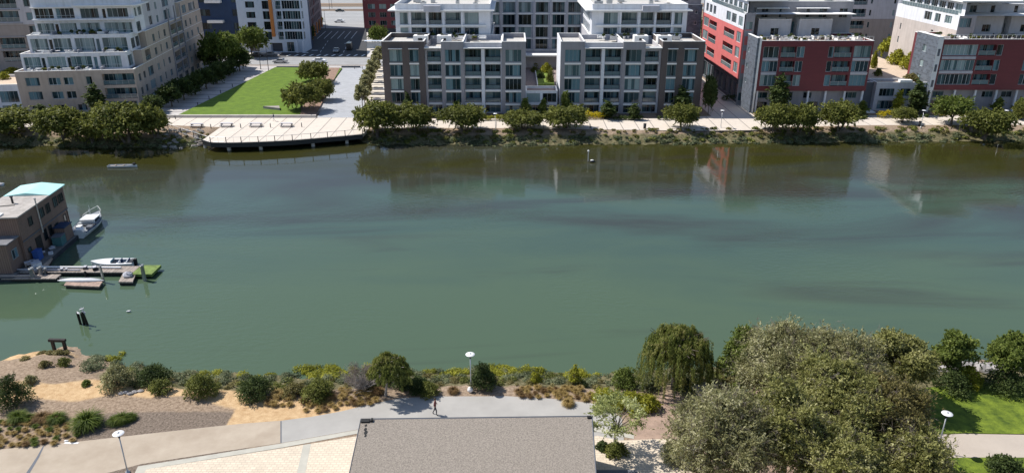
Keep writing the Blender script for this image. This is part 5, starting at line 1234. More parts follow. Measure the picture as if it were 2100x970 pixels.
# ---- vehicles
def car(x,y,rz,label,paint_,van=False,group='cars on the far streets'):
    t=empty('van' if van else 'car',(x,y,.04),rz,label,'van' if van else 'car',group);w=.9
    if van: pr=[(-2.6,.35),(-2.6,2.4),(1.7,2.4),(2.3,1.3),(2.6,1.1),(2.6,.35)];gl=[(.9,1.35,2.2)]
    else: pr=[(-2.2,.3),(-2.25,.85),(-1.9,.98),(-1.35,1.02),(-.9,1.4),(.35,1.43),(1.15,.98),(2.0,.86),(2.25,.6),(2.2,.3)]
    b=MB();n=len(pr)
    for s,yy in ((1,w),(-1,-w)):
        b.poly([(p[0],yy*(1 if p[1]<1.05 else .86),p[1]) for p in (pr if s>0 else pr[::-1])])
    for i in range(n):
        p,q=pr[i],pr[(i+1)%n];a=w*(1 if p[1]<1.05 else .86);c=w*(1 if q[1]<1.05 else .86);b.poly([(p[0],-a,p[1]),(p[0],a,p[1]),(q[0],c,q[1]),(q[0],-c,q[1])])
    bd=b.build('body',paint_,t)
    g=MB()
    if van:
        g.poly([(1.74,-.75,2.33),(1.74,.75,2.33),(2.32,.82,1.33),(2.32,-.82,1.33)][::-1])
        for s in (-1,1): g.poly([(p[0],s*(.9 if p[1]<1.4 else .79),p[1]) for p in [(.5,1.35),(2.0,1.35),(1.6,2.2),(.5,2.2)]])
    else:
        g.poly([(.42,-.7,1.415),(.42,.7,1.415),(1.1,.82,1.04),(1.1,-.82,1.04)]);g.poly([(-.95,-.7,1.385),(-.95,.7,1.385),(-1.32,.82,1.06),(-1.32,-.82,1.06)])
        for s in (-1,1): g.poly([(-1.15,s*.91,1.06),(.95,s*.91,1.06),(.3,s*.8,1.38),(-.85,s*.8,1.38)])
    g.build('window',G['dark'],t)
    for sx in (-1.35,1.35):
        for s in (-1,1):
            wb=MB();wb.tube([(sx,s*.78,.33),(sx,s*.95,.33)],.33,12);wh=wb.build('wheel',M['black'],t);rb=MB();rb.tube([(sx,s*.95,.33),(sx,s*.96,.33)],.2,10);rb.build('rim',M['metal'],wh)
    for s in (-1,1):
        MB().box(2.2 if not van else 2.58,2.27 if not van else 2.63,s*.68-.16,s*.68+.16,.62,.75).build('headlight',M['cap'],t);MB().box(-2.28 if not van else -2.63,-2.22 if not van else -2.58,s*.68-.14,s*.68+.14,.66,.82).build('tail_light',M['redbrick'],t)
    return t
pw=mat('car_paint_white',(.78,.78,.78),.3,.02,1.,spec=.6);pk=mat('car_paint_black',(.02,.02,.022),.3,.02,1.,spec=.6);pg=mat('car_paint_grey',(.22,.23,.24),.3,.02,1.,spec=.6);pr_=mat('car_paint_silver',(.5,.5,.5),.3,.02,1.,metal=.3)
car(*P(696,47),R(180),'white saloon car driving on the wide far road',pw);car(*P(697,25),R(12),'small black car driving at the far side of the wide road',pk)
car(*P(655,129),R(0),'white car on the cross street, half hidden by the round tree',pw);car(*P(717,102),R(96),'dark van waiting in the shade at the end of the street',pk,True)
car(*P(436,123),R(0),'white car parked behind the trees on the cross street',pw);car(*P(528,117),R(0),'dark car parked in front of the white tower',pk);car(*P(556,116),R(0),'grey car parked in front of the white tower, right of the dark one',pg);car(*P(575,130),R(180),'silver car on the cross street behind the lawn',pr_)
for i,(px,py,pp) in enumerate([(634,46,pw),(636,52,pg),(638,40,pr_),(640,33,pk),(654,45,pw)]):
    car(*P(px,py),R([2,178,0,5,175][i]),['white car parked beside the plum building, nearest the street','grey car parked beside the plum building','silver car parked beside the plum building','black car parked farthest back beside the plum building','white car parked by the small tree of the car park'][i],pp)
car(*P(690,108),R(-84),'dark grey car waiting at the crossing in the shade',pg)
# ---- houseboat
hb=empty('houseboat',(-64.0,90.2,WZ),R(5.2),'two storey brown houseboat with a grey roof and a turquoise roof panel','houseboat')
def cl_(n,c): return panel_mat(n,c,.28,60,(c[0]*.55,c[1]*.5,c[2]*.5),.05,.85,'XZ',.03,0)
hw_=cl_('brown_board_siding',(.215,.145,.115))
b=MB();b.box(-7,.15,-4.2,13.2,-.4,.55);b.box(.152,2.1,-1.3,9.9,-.4,.55);b.build('hull',mat('dark_blue_hull',(.03,.035,.045),.7,.3,1.),hb)
b=MB();b.box(-6.9,.13,-4.1,13.1,.551,.6);b.box(.132,2.05,-1.2,9.8,.551,.602);b.build('deck',mat('worn_deck_boards',(.15,.14,.13),.9,.25,1.5),hb)
Z1=7.3
b=MB();b.box(-5.4,0,0,12.6,.6,3.85);b.box(-5.4,.12,-.1,12.7,3.86,Z1-.15);b.box(.02,.1,12.5,12.6,.6,3.85);b.build('wall',hw_,hb)
b=MB();b.box(-5.7,.38,-.4,8.2,Z1-.14,Z1+.02);b.build('roof',mat('weathered_grey_roof',(.40,.37,.34),.95,.15,.8,stain=.5),hb)
tr=MB();tr.poly([(-5.7,8.25,Z1+.03),(-2.7,8.25,Z1+.42),(-2.7,13.0,Z1+.42),(-5.7,13.0,Z1+.03)]);tr.poly([(-2.7,8.25,Z1+.42),(.38,8.25,Z1+.03),(.38,13.0,Z1+.03),(-2.7,13.0,Z1+.42)])
tr.poly([(-5.7,8.25,Z1-.1),(.38,8.25,Z1-.1),(.38,8.25,Z1+.03),(-2.7,8.25,Z1+.42),(-5.7,8.25,Z1+.03)]);tr.poly([(.38,13.,Z1-.1),(-5.7,13.,Z1-.1),(-5.7,13.,Z1+.03),(-2.7,13.,Z1+.42),(.38,13.,Z1+.03)]);tr.poly([(.38,8.25,Z1-.1),(.38,13,Z1-.1),(.38,13,Z1+.03),(.38,8.25,Z1+.03)])
tr.build('roof_panel',mat('turquoise_fibreglass',(.42,.72,.69),.5,.06,.8),hb)['label']='turquoise roof panel'
b=MB();b.tube([(-2.9,5.2,Z1),(-2.9,5.2,Z1+.9)],.14,8);b.tube([(-2.9,5.2,Z1+.9),(-2.9,5.2,Z1+1.05)],.22,8);b.build('chimney',M['dmetal'],hb)
b=MB();b.tube([(.35,4.6,3.2),(.35,4.6,Z1+.7)],.09,6);b.tube([(.35,4.6,Z1+.7),(.35,4.6,Z1+.85)],.15,6);b.build('stove_pipe',M['metal'],hb)
b=MB();b.box(-4.9,-3.3,.6,2.4,Z1+.02,Z1+.25);b.box(-3.1,-1.9,-.1,.9,Z1+.021,Z1+.2);b.build('skylight',M['cap'],hb)
b=MB();b.tube([(-4.9,3.8,Z1+.08),(-2.2,4.3,Z1+.08)],.05,5);b.build('roof_pipe',M['dmetal'],hb)
for y,z,w_,h_ in [(2.2,5.0,1.0,1.2),(5.3,5.0,1.1,1.3),(7.0,5.0,1.1,1.3),(9.2,5.1,1.1,1.4),(10.7,5.2,1.4,1.2),(.7,1.9,.8,.6),(5.2,1.7,.9,1.6),(6.6,1.9,1.0,1.4),(8.4,2.3,1.0,.6),(11.2,1.9,.8,1.3)]:
    fm,pm=window_meshes(w_,h_,2 if w_>1 else 1,1,'dmetal','dark');xx=.20 if z>4 else .08
    f=inst('window',fm,hb,(xx,y,z),R(90));inst('pane',pm,f)
b=MB();b.box(.01,.07,2.9,4.4,.7,3.0);b.build('door',M['dwood'],hb)
b=MB();b.box(.13,.2,-.12,12.72,3.7,3.84);b.build('belt_board',M['dgrey'],hb)
b=MB();b.box(-5.4,-.4,-3.0,-.02,.6,4.55);b.build('annex_wall',hw_,hb);b=MB();b.box(-5.6,-.15,-3.2,-.12,4.56,4.7);b.build('annex_roof',mat('grey_roof_felt',(.17,.17,.18),.9,.2,1.),hb)
fm,pm=window_meshes(1.3,1.3,2,1,'frame','teal');f=inst('window',fm,hb,(-.3,-2.3,2.2),R(90));inst('pane',pm,f)
# things standing on its side deck
def onb(x,y,z=.6):
    p=Matrix.Rotation(R(5.2),3,'Z')@Vector((x,y,0));return (-64.0+p.x,90.2+p.y,WZ+z)
b=MB();b.box(-.7,.7,-1.1,1.1,0,2.0);b.box(-.8,.8,-1.2,1.2,2.0,2.12,1);t=b.build('deck_shed',[hw_,M['blue']]);t.location=onb(.95,8.6);t.rotation_euler.z=R(5.2);tag(t,'small brown shed with a blue top on the houseboat side deck','shed')
b=MB();b.box(-.6,.6,-.8,.8,0,1.3);b.box(-.66,.66,-.86,.86,1.3,1.38,1);t=b.build('deck_locker',[mat('teal_paint',(.06,.16,.17),.6,.1,1.),M['dgrey']]);t.location=onb(1.1,6.6);t.rotation_euler.z=R(9);tag(t,'teal locker on the houseboat side deck','locker')
b=MB();b.box(-.35,.35,-.6,.6,0,1.25);b.box(-.4,.4,-.65,.65,1.26,1.36);t=b.build('blue_bin',mat('blue_tarp',(.03,.09,.32),.6,.15,1.5));t.location=onb(.7,1.4);t.rotation_euler.z=R(5);tag(t,'bright blue bin beside the houseboat wall','bin')
q=random.Random(4)
for i,(x,y,l) in enumerate([(.4,.3,'small white crate by the blue bin'),(1.0,.1,'grey crate on the near part of the side deck'),(.6,-.9,'brown crate beside the annex wall'),(1.3,-1.0,'white crate at the near end of the side deck'),(.3,-.6,'tan crate against the annex wall'),(1.2,4.1,'dark crate below the houseboat door'),(1.5,3.0,'white crate at the rim of the side deck'),(.9,4.9,'grey crate beside the teal locker'),(1.7,-.8,'pale crate at the near corner of the side deck'),(.6,2.6,'brown crate right of the blue bin')]):
    s_=q.uniform(.22,.42);b=MB();b.box(-s_,s_,-s_*.8,s_*.8,0,s_*1.3);b.box(-s_*1.05,s_*1.05,-s_*.85,s_*.85,s_*1.3,s_*1.5,1)
    t=b.build('crate',[M[['cap','lgrey','brown','white','tan','dgrey','white','grey','cap','brown'][i]],M['lgrey']]);t.location=onb(x,y);t.rotation_euler.z=q.uniform(0,3);tag(t,l,'crate','clutter on the houseboat deck')
# ---- boats
def hull(L_,B_,D,mk,t,name='hull',keel=.3,bow=.35,n=14,top=None):
    """pointed hull: bow at +y"""
    b=MB();sec=[]
    for i in range(n+1):
        f=i/n;w=B_/2*(1 if f<.5 else max(.02,1-((f-.5)/.5)**2.2));w*=.88+.12*min(1,f*3);sh=D+bow*max(0,f-.35)**1.6
        y=-L_/2+f*L_;sec.append([(-w,y,sh),(-w*.86,y,D*.35),(-w*.35,y,-keel*(1-f**4)),(w*.35,y,-keel*(1-f**4)),(w*.86,y,D*.35),(w,y,sh)])
    for i in range(n):
        for k in range(5): b.poly([sec[i][k],sec[i][k+1],sec[i+1][k+1],sec[i+1][k]])
    b.poly(sec[0][::-1]);b.build(name,mk,t,False);return sec
hw=mat('boat_white',(.72,.73,.73),.35,.04,1.)
t=empty('motor_cruiser',(-63.3,104.2,WZ),R(5),'white motor boat with a blue gunwale moored at the far end of the houseboat','boat')
sec=hull(7.8,2.9,1.0,hw,t,keel=.4,bow=.8)
b=MB()
for i in range(len(sec)-1):
    for k,s in ((0,1),(5,-1)):
        a,c=sec[i][k],sec[i+1][k];b.poly([(a[0]-.04*s,a[1],a[2]-.16),(a[0]-.04*s,a[1],a[2]+.03),(c[0]-.04*s,c[1],c[2]+.03),(c[0]-.04*s,c[1],c[2]-.16)])
b.build('gunwale',mat('boat_blue',(.02,.06,.18),.5,.1,1.),t)
b=MB();
for i in range(len(sec)-1):
    a,c,a2,c2=sec[i][0],sec[i+1][0],sec[i][5],sec[i+1][5];dz=-.45 if i<6 else -.03
    b.poly([(a[0]*.98,a[1],a[2]+dz),(a2[0]*.98,a2[1],a2[2]+dz),(c2[0]*.98,c2[1],c2[2]+dz),(c[0]*.98,c[1],c[2]+dz)])
b.build('deck',mat('boat_deck_grey',(.22,.24,.26),.7,.15,2.),t)
b=MB();b.box(-.95,.95,-.2,1.9,.6,1.45);b.box(-1.05,1.05,-.35,2.0,1.45,1.55);b.build('cabin',hw,t)
for s in (-1,1): MB().box(s*.955-.01,s*.955+.01,.1,1.6,1.0,1.35).build('window',G['dark'],t)
MB().box(-.8,.8,1.9,1.93,1.0,1.35).build('windscreen',G['dark'],t)
b=MB()
for s in (-1,1): b.tube([(s*1.3,1.2,1.3),(s*1.2,1.4,1.7),(s*.7,3.0,1.95),(0,3.9,2.2)],.03,5)
b.tube([(.0,3.8,1.5),(0,3.9,2.2)],.03,5);b.build('bow_rail',M['cap'],t)
MB().box(-.5,.5,-3.4,-2.5,.6,1.15).build('engine_cover',hw,t);MB().box(-1.1,-.4,-1.8,-.9,.6,1.0).build('seat',M['cap'],t);MB().box(.4,1.1,-1.9,-1.0,.6,1.0).build('seat',M['dgrey'],t)
b=MB();b.tube([(.2,.8,1.85),(.2,.8,3.4)],.03,5);b.tube([(-.8,2.6,1.4),(-1.0,2.9,2.1)],.03,5);b.build('mast',M['cap'],t)
t=empty('speedboat',(-53.2,90.9,WZ),R(93),'small white speedboat with an open cockpit, moored on the far side of the jetty','boat')
sec=hull(5.6,2.0,.65,hw,t,keel=.25,bow=.3)
b=MB()
for i in range(len(sec)-1):
    if i<7:
        for k,s in ((0,1),(5,-1)):
            a,c=sec[i][k],sec[i+1][k];b.poly([(a[0],a[1],a[2]),(a[0]*.7,a[1],a[2]),(c[0]*.7,c[1],c[2]),(c[0],c[1],c[2])][::s])
    else:
        a,c,a2,c2=sec[i][0],sec[i+1][0],sec[i][5],sec[i+1][5];b.poly([a,a2,c2,c])
b.build('deck',hw,t);MB().box(-.65,.65,-2.7,.0,.2,.24).build('cockpit_floor',M['dgrey'],t)
for x,y in ((-.35,-.8),(.35,-.8),(-.35,-1.8),(.35,-1.8)): 
    b=MB();b.box(x-.24,x+.24,y-.25,y+.25,.25,.5);b.box(x-.24,x+.24,y-.3,y-.2,.5,.85);b.build('seat',M['blue'] if x>0 else hw,t)
MB().box(-.6,.6,-.05,.0,.65,.95).build('windscreen',G['teal'],t)
b=MB();b.box(-.18,.18,-3.15,-2.8,.1,.95);b.build('outboard_motor',M['black'],t)
MB().box(-.55,.55,-2.75,-2.3,.55,.75).build('engine_cover',M['dmetal'],t)
x0,y0=P(252,343,WZ)
t=empty('rowing_boat',(x0,y0,WZ),R(-88),'narrow pale rowing boat adrift near the far bank, left','boat');sec=hull(5.4,1.1,.4,hw,t,keel=.1,bow=.2)
MB().box(-.42,.42,-2.5,1.2,.18,.2).build('floor',M['wood'],t)
for y in (-1.4,.1): MB().box(-.5,.5,y-.12,y+.12,.3,.34).build('seat',M['wood'],t)
b=MB();b.blob((0,2.2,.6),(.3,.35,.3),8,5,.1);b.build('rolled_cover',M['black'],t)
x0,y0=P(2,380,WZ);t=empty('dinghy',(x0-.8,y0,WZ),R(80),'small white dinghy cut by the left edge of the photo','boat');hull(2.6,1.0,.35,hw,t,keel=.1);MB().box(-.35,.35,-.8,.5,.15,.18).build('floor',M['wood'],t)
# ---- jetty
jw=panel_mat('bleached_jetty_boards',(.33,.28,.24),.18,90,(.10,.08,.07),.25,.9,'XY',.02,0)
jt=empty('jetty',(0,0,0),0,'long weathered timber jetty running in from the left edge','jetty')
b=MB();b.box(-84,-48.9,87.6,89.5,-1.35,-1.2);b.build('deck',jw,jt)
b=MB();b.box(-84,-50.4,87.7,87.9,-1.7,-1.36);b.box(-84,-50.4,89.1,89.3,-1.7,-1.36);b.build('beam',M['dwood'],jt)
b=MB();b.box(-84,-58,85.9,87.2,-1.45,-1.3);b.build('lower_walkway',jw,jt);b=MB();b.box(-84,-58,86.0,86.2,-1.75,-1.46);b.box(-84,-58,86.9,87.1,-1.75,-1.46);b.build('beam',M['dwood'],jt)
for x in range(-80,-50,5): 
    b=MB();b.tube([(x,87.4,-4),(x,87.4,-1.0)],.14,7);b.build('pile',M['dwood'],jt)
b=MB();b.box(-48.8,-46.2,86.9,89.7,-1.5,-1.15);t=b.build('jetty_end_float',mat('mossy_green_boards',(.14,.20,.05),.9,.3,1.5));tag(t,'mossy green floating platform at the right end of the jetty','float')
def pile(px,py,h,r,label,cap='cap',lean=(0,0)):
    x,y=P(px,py,WZ);t=empty('mooring_pile',(x,y,WZ),0,label,'pile')
    b=MB();b.tube([(0,0,-2.5),(lean[0],lean[1],h)],[r,r*.95],9);b.build('post',M['dwood'] if cap!='metal' else M['metal'],t,True)
    b=MB();b.tube([(lean[0],lean[1],h+.001),(lean[0]*1.02,lean[1],h+.12)],[r*1.15,r*.9],9);b.build('pile_cap',M[cap],t,True);return t
pile(215,580,2.2,.16,'dark leaning mooring pile in front of the jetty','metal',(-.25,.2));pile(297,575,2.1,.25,'thick grey mooring pile beside the mossy platform','metal')
pile(70,575,1.7,.3,'thick black pile at the left part of the jetty','metal');pile(86,570,1.5,.28,'black pile beside the thick one at the jetty','metal');pile(96,568,1.2,.22,'short black pile, rightmost of three at the jetty','metal')
# stored masts and pipes on the jetty
for x0,x1,y,z,r_,mk,l in [(-62,-51,88.9,-1.05,.13,'cap','long white tube lying along the jetty'),(-66,-56,88.2,-1.08,.09,'lgrey','grey pole lying on the jetty'),(-78,-68,88.7,-1.05,.12,'cap','white tube lying on the left part of the jetty'),(-75,-60,86.6,-1.18,.08,'tan','brownish pole on the lower walkway')]:
    b=MB();b.tube([(x0,y,z),(x1,y-.15,z)],r_,8);t=b.build('pole',M[mk]);t.name='stored_pole';tag(t,l,'pole')
rj=random.Random(8)
for i in range(9):
    x=rj.choice([-83,-79,-72,-70,-67,-65,-59,-57,-55])+i*.2;y=88.1+rj.random()*.6;s_=rj.uniform(.2,.4);b=MB();b.box(-s_,s_,-s_*.7,s_*.7,0,s_);b.box(-s_*.8,s_*.9,-s_*.6,s_*.6,s_,s_*1.25,1)
    t=b.build('jetty_box',[M[rj.choice(['dgrey','brown','cap','black'])],M['lgrey']]);t.location=(x,y,-1.2);t.rotation_euler.z=rj.uniform(0,3);tag(t,'small box among the clutter on the jetty','box','boxes lying on the jetty')
def raft(pts,label,z=-1.4,mk=None):
    c=(sum(p[0] for p in pts)/len(pts),sum(p[1] for p in pts)/len(pts))
    t=empty('raft',(c[0],c[1],WZ),0,label,'raft');p=[(a[0]-c[0],a[1]-c[1]) for a in pts]
    b=MB();b.prism(p,z-WZ-.12,z-WZ+.08);b.build('deck',mk or jw,t);b=MB();b.prism([(a[0]*.93,a[1]*.9) for a in p],-.3,z-WZ-.121);b.build('float',M['dwood'],t);return t
raft([P(*q_,-1.3) for q_ in [(60,546),(97,546),(108,530),(80,530)]],'square timber raft between the houseboat and the jetty',-1.3,mat('rusty_boards',(.40,.31,.24),.9,.35,2.))
raft([P(*q_,-1.35) for q_ in [(131,585),(203,588),(212,575),(140,572)]],'rusty low raft in front of the jetty',-1.4,mat('rusty_red_boards',(.33,.235,.19),.9,.4,2.))
raft([P(*q_,-1.35) for q_ in [(243,579),(272,579),(279,562),(252,562)]],'small dark float with a heap of gear, left of the thick grey pile',-1.35)
x,y=P(262,566,-1.2);b=MB();b.blob((0,0,.25),(.6,.5,.4),9,6,.25,0,3);t=b.build('gear_heap',M['lgrey']);t.location=(x,y,-1.3);tag(t,'heap of pale gear on the small dark float','gear')
x,y=P(165,574,-1.2);t=empty('upturned_canoe',(x,y,-1.28),R(90),'long white upturned canoe on the low raft','canoe');b=MB();n=12
for i in range(n):
    f0,f1=i/n,(i+1)/n;w0=.42*math.sin(math.pi*f0)**.6;w1=.42*math.sin(math.pi*f1)**.6;y0,y1=-3+6*f0,-3+6*f1
    for k in range(6):
        a0,a1=math.pi*k/6,math.pi*(k+1)/6;b.poly([(w0*math.cos(a0),y0,.42*w0*2*.5*math.sin(a0)*2),(w1*math.cos(a0),y1,.42*w1*2*.5*math.sin(a0)*2),(w1*math.cos(a1),y1,.42*w1*2*.5*math.sin(a1)*2),(w0*math.cos(a1),y0,.42*w0*2*.5*math.sin(a1)*2)])
b.build('hull',hw,t);MB().box(-.02,.02,-2.6,2.6,.36,.4).build('keel',M['lgrey'],t)
# ---- old piles with gulls, timber frame
x,y=P(176,666,WZ);t=empty('old_piles',(x,y,WZ),0,'cluster of three broken black piles standing in the near water','pile cluster')
for (a,b_,l,m_,z) in [(-.55,.1,-.75,.2,1.5),(-.2,.15,-.25,.1,1.45),(.55,0,-.1,.1,1.6)]:
    b=MB();b.tube([(a,b_,-2.5),(l,m_,z)],[.13,.14],8);b.build('pile',M['dwood'],t,True)
b=MB();b.tube([(.2,.05,1.3),(-.15,.1,2.2)],.05,6);b.tube([(-.15,.1,1.7),(.2,.1,1.5)],.1,6);b.build('cross_piece',M['lgrey'],t)
def gull(px,py,z,label,rz=0):
    """standing or swimming gull, one body mesh with wings folded"""
    x,y=P(px,py,z);t=empty('gull',(x,y,z),rz,label,'bird','gulls on and near the water')
    b=MB();b.blob((0,0,.18),(.20,.10,.10),12,8,0);b.blob((.17,0,.30),(.06,.05,.055),10,6,0);b.tube([(.10,0,.2),(.16,0,.28)],[.07,.05],8);b.tube([(-.12,0,.2),(-.34,0,.2)],[.05,.012],6);b.build('body',M['cap'],t,True)
    b=MB()
    for s in (-1,1): b.blob((-.06,s*.085,.21),(.2,.025,.06),8,5,0,0,2)
    b.build('wing',M['lgrey'],t,True);b=MB();b.tube([(.22,0,.295),(.30,0,.28)],[.014,.004],6);b.build('beak',M['orange'],t)
    return t
gull(161,645,-.3,'gull perched on the left broken pile',2.5);gull(169,637,.3,'gull perched on the highest broken pile',.6);gull(265,641,WZ-.08,'white gull floating on the water right of the broken piles',0)
x,y=P(124,720,WZ);t=empty('timber_frame',(x,y,WZ),R(-3),'black timber goal shaped frame standing at the tip of the spit','timber frame')
for s in (-.62,.62):
    b=MB();b.box(s-.14,s+.14,-.12,.12,-2,1.2);b.build('post',M['dwood'],t)
b=MB();b.box(-.95,.85,-.17,.17,1.2,1.48);b.build('beam',M['dwood'],t)
# marker post
x,y=P(1206,331,WZ);t=empty('marker_post',(x,y,WZ),0,'thin pale marker post in the far water with a small float beside it','marker post')
b=MB();b.tube([(0,0,-2),(0,0,1.9)],.07,7);b.build('post',M['lgrey'],t);b=MB();b.blob((0,0,2.05),(.2,.2,.18),8,6,0);b.build('knob',M['cap'],t,True)
t=empty('buoy',(x+.75,y-.6,WZ),0,'small black and white float beside the marker post','buoy');b=MB();b.blob((0,0,.1),(.55,.35,.3),10,6,0);b.build('body',M['black'],t,True);b=MB();b.blob((-.05,0,.38),(.35,.22,.12),10,6,0);b.build('top',M['cap'],t,True)
# small white bollard rock by the lamp
x,y=P(966,799);b=MB();b.blob((0,0,.25),(.28,.26,.3),10,7,.05);t=b.build('white_rock',M['cap'],None,True);t.location=(x-.05,y-.35,0);tag(t,'small white painted rock left of the round dark shrub','rock')
for i,(px,py) in enumerate([(248,808),(258,806),(266,809),(276,805),(288,803)]):
    x,y=P(px,py);b=MB();b.blob((0,0,.08),(.26+.04*i%.1,.2,.16),8,5,.2,0,i);t=b.build('rock',mat('pale_rock',(.45,.42,.40),.9,.2,1.5));t.location=(x,y,0);tag(t,'pale flat rock lying at the foot of the grey green shrub','rock','rocks at the foot of the grey green shrub')
x,y=P(140,909);b=MB();b.poly([(0,0,.03),(.7,-.1,.03),(1.2,-.05,.03),(1.3,.1,.03),(.5,.22,.03),(.05,.15,.03)]);b.blob((.1,.3,.05),(.2,.12,.07),7,4,.2);t=b.build('pale_stone_slab',M['cap']);t.location=(x-.4,y,.0);tag(t,'flat pale slab lying in the bed beside the tan path','stone')
# ---- people
def person(x,y,z,rz,label,top_,leg_,stride=.22,hair=(.04,.03,.02),h=1.72,bend=0.):
    t=empty('person',(x,y,z),rz,label,'person');s=h/1.75
    V=[(0,0,.93),(0,.0,1.12),(0,.01,1.36),(0,.02,1.48),(0,.03,1.58),(0,.035,1.68), # pelvis .. head
       (.17,.0,1.40),(.23,-.06,1.14),(.24,.06,.93),(-.17,0,1.40),(-.23,.05,1.14),(-.24,.16,.95),
       (.095,0,.88),(.11,stride*.6,.50),(.11,stride*.55,.08),(.11,stride*.55+.14,.03),
       (-.095,0,.88),(-.10,-stride*.35,.50),(-.10,-stride*1.2,.10),(-.10,-stride*1.2+.13,.03)]
    Ed=[(0,1),(1,2),(2,3),(3,4),(4,5),(2,6),(6,7),(7,8),(2,9),(9,10),(10,11),(0,12),(12,13),(13,14),(14,15),(0,16),(16,17),(17,18),(18,19)]
    Rd=[.15,.14,.16,.065,.085,.095,.07,.045,.035,.07,.045,.035,.095,.062,.042,.038,.095,.062,.042,.038]
    me=bpy.data.meshes.new('person_skeleton');me.from_pydata([(a*s,b*s,c*s) for a,b,c in V],Ed,[]);o=bpy.data.objects.new('body_base',me);COL.objects.link(o)
    m=o.modifiers.new('skin','SKIN');
    for i,r in enumerate(Rd): me.skin_vertices[0].data[i].radius=(r*s,r*s*(.72 if i in (0,1,2) else 1))
    me.skin_vertices[0].data[0].use_root=True
    u=o.modifiers.new('sub','SUBSURF');u.levels=u.render_levels=1
    dg=bpy.context.evaluated_depsgraph_get();ev=bpy.data.meshes.new_from_object(o.evaluated_get(dg));bpy.data.objects.remove(o)
    skin=mat('skin',(.45,.27,.19),.7,.05,1.)
    for q_ in (skin,top_,leg_,M['black']): ev.materials.append(q_)
    for f in ev.polygons:
        c=f.center/s
        f.material_index=3 if c.z<.09 else (2 if c.z<.94 and abs(c.x)<.2 else (1 if c.z<1.50 and (c.z>1.1 or abs(c.x)<.19) else 0));f.use_smooth=True
    inst('body',ev,t)
    b=MB();b.blob((0,.01*s,1.70*s),(.105*s,.115*s,.095*s),10,7,0);b.build('hair',mat('hair_dark',hair,.8,.1,2.),t,True);return t
c1=mat('cloth_maroon',(.16,.05,.05),.9,.1,2.);c2=mat('cloth_dark',(.05,.05,.06),.9,.1,2.);c3=mat('cloth_white',(.6,.6,.6),.9,.05,2.);c4=mat('cloth_navy',(.03,.05,.12),.9,.1,2.)
x,y=P(893,850);person(x,y,.01,R(-95),'person in maroon top and dark trousers walking on the grey path in the tree shade',c1,c2)
x,y=P(562,249);person(x,y,.01,R(90),'person in dark top and pale trousers walking by the lawn wall',c4,c3,.3)
x,y=P(1336,232);person(x,y,.01,R(180),'person in dark clothes standing at the entrance of the right condominium',c2,c2,.05)

# ---- furniture on the roof terraces, plant on the roofs
def furn_protos():
    d={}
    def root(n,c): return empty(n,(0,0,0),0,'proto',c)
    t=root('lounge_sofa','sofa');MB().box(-.9,.9,-.4,.4,.12,.42).build('seat',M['cap'],t);MB().box(-.9,.9,.28,.42,.425,.85).build('backrest',M['cap'],t)
    for s in (-1,1): MB().box(s*.88-.06,s*.88+.06,-.4,.275,.425,.62).build('armrest',M['cap'],t)
    d['sofa']=t
    t=root('terrace_table','table');MB().lathe([(0,.72),(.55,.72),(.55,.76),(0,.76)],n=14).build('tabletop',M['lgrey'],t)
    for a in range(4): b=MB();b.tube([(.4*math.cos(a*1.57),.4*math.sin(a*1.57),0),(.3*math.cos(a*1.57),.3*math.sin(a*1.57),.72)],.025,5);b.build('leg',M['dmetal'],t)
    d['table']=t
    t=root('terrace_chair','chair');MB().box(-.25,.25,-.25,.25,.42,.47).build('seat',M['dgrey'],t);MB().box(-.25,.25,.21,.25,.475,.9).build('backrest',M['dgrey'],t)
    for x in (-.22,.22):
        for y in (-.22,.22): MB().box(x-.02,x+.02,y-.02,y+.02,0,.419).build('leg',M['dmetal'],t)
    d['chair']=t
    t=root('planter','planter');b=MB();b.box(-.6,.6,-.25,.25,0,.5);b.build('pot',M['brown'],t);inst('foliage',leaf_cloud('planter_leaves',[(x*.35,0,.68,.32) for x in (-1,0,1)],240,(.13,.08),LM['olive'],0,.3),t);d['planter']=t
    t=root('planter','planter');b=MB();b.lathe([(0,0),(.25,0),(.33,.5),(0,.5)],n=10);b.build('pot',M['cap'],t);inst('foliage',leaf_cloud('planter_leaves',[(0,0,.95,.45)],200,(.13,.08),LM['dark'],0,.3),t);d['pot']=t
    t=root('parasol','parasol');b=MB();b.lathe([(0,0),(.3,0),(.3,.06),(.03,.08),(.03,2.3)],n=8);b.build('pole',M['dmetal'],t);b=MB();b.lathe([(1.3,2.0),(.7,2.25),(0,2.45)],n=8);b.build('canopy',M['cap'],t);d['parasol']=t
    t=root('rooftop_unit','rooftop unit');b=MB();b.box(-.8,.8,-.55,.55,.1,.95);b.build('casing',M['metal'],t);b=MB();b.lathe([(0,.951),(.4,.951),(.4,1.05),(.34,1.05),(.34,.98),(0,.98)],n=14);b.build('fan',M['dmetal'],t)
    for s in (-1,1): MB().box(s*.7-.06,s*.7+.06,-.55,.55,0,.099).build('foot',M['dgrey'],t)
    d['unit']=t
    return d
FP=furn_protos()
WH={}
for o in bpy.data.objects:
    if o.parent is None and 'label' in o:
        l=o['label']
        if l.startswith('grey five storey') : WH[o.name]=('the left grey condominium' if 'left of' in l else 'the right grey condominium')
        if o.name.startswith('red_apartment'): WH[o.name]='the left red building' if 'salmon' in l else 'the right red building'
        if o.name.startswith('terraced'): WH[o.name]='the white terraced building'
NM=dict(sofa='white sofa',table='round grey table',chair='dark chair',planter='brown planter box with leaves',pot='white pot with a bushy plant',parasol='white parasol',unit='metal fan unit')
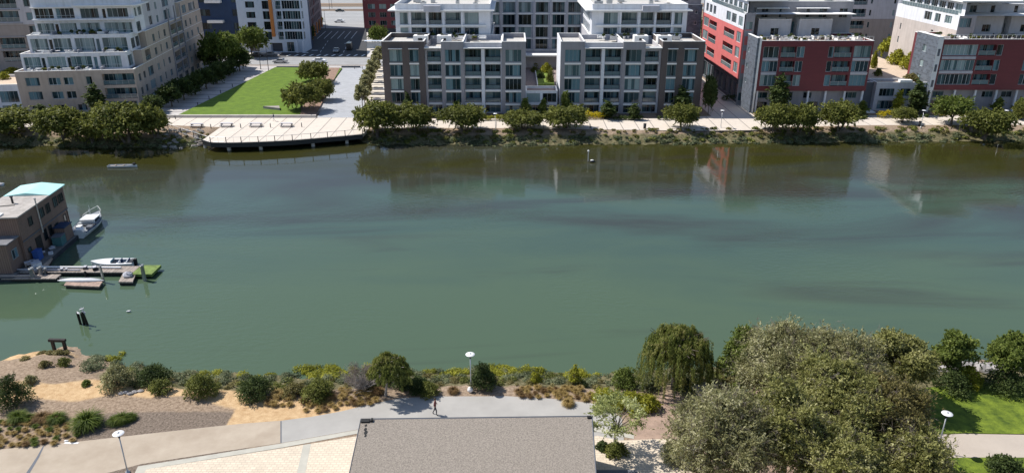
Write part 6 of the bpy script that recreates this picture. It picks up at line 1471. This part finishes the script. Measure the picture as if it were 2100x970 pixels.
for kind,B,(x0,x1,y0,y1,z0,z1) in FURN:
    if kind=='rooftop_unit': k='unit'
    elif kind=='roof_planter': k=r.choice(['planter','pot','unit','sofa','pot'])
    else: k=r.choice(['sofa','sofa','table','chair','planter','pot','chair'])
    p_=B.root.matrix_world if False else Matrix.Translation(B.root.location)@Matrix.Rotation(B.root.rotation_euler.z,4,'Z')
    v=p_@Vector(((x0+x1)/2,(y0+y1)/2,z0+.003));wn=WH.get(B.root.name,'the roof')
    sc_=1.0 if k!='unit' else r.uniform(.7,1.3)
    o=dup(FP[k],None,v,B.root.rotation_euler.z+(r.choice([0,1.57,3.14,-1.57])),sc_,NM[k]+' on the roof or terrace of '+wn)
    o['group']=NM[k]+' on '+wn
for t in FP.values():
    for c in list(t.children): bpy.data.objects.remove(c)
    bpy.data.objects.remove(t)
# ================================================================ CAMERA, SUN, SKY
cam=bpy.data.cameras.new('camera');co=bpy.data.objects.new('camera',cam);COL.objects.link(co)
co.location=(0,0,H);cam.sensor_fit='HORIZONTAL';cam.sensor_width=36;cam.lens=F/2100*36
co.rotation_euler=(math.pi/2-TH,0,0);cam.clip_start=.5;cam.clip_end=6000
sc.camera=co
EL=R(52);AZ=(-.92,.38);n_=math.hypot(*AZ);sv=Vector((AZ[0]/n_*math.cos(EL),AZ[1]/n_*math.cos(EL),math.sin(EL)))
sl=bpy.data.lights.new('sun','SUN');sl.energy=4.9;sl.angle=R(.53);sl.color=(1,.955,.89)
so=bpy.data.objects.new('sun',sl);COL.objects.link(so);so.rotation_euler=(-sv).to_track_quat('-Z','Y').to_euler()
w=bpy.data.worlds.new('World');sc.world=w;w.use_nodes=True;nt=w.node_tree
sky=nt.nodes.new('ShaderNodeTexSky');sky.sky_type='NISHITA';sky.sun_disc=False;sky.sun_elevation=EL;sky.sun_rotation=math.atan2(AZ[0],AZ[1])
sky.air_density=1.0;sky.dust_density=.6;sky.ozone_density=1.5
bg=nt.nodes['Background'];nt.links.new(sky.outputs[0],bg.inputs[0]);bg.inputs[1].default_value=.11
sc.view_settings.view_transform='Standard';sc.view_settings.look='None';sc.view_settings.gamma=1;sc.view_settings.exposure=.27;sc.view_settings.use_curve_mapping=False
sc.cycles.max_bounces=6;sc.cycles.diffuse_bounces=2;sc.cycles.glossy_bounces=3;sc.cycles.transparent_max_bounces=4
sc.cycles.use_denoising=True
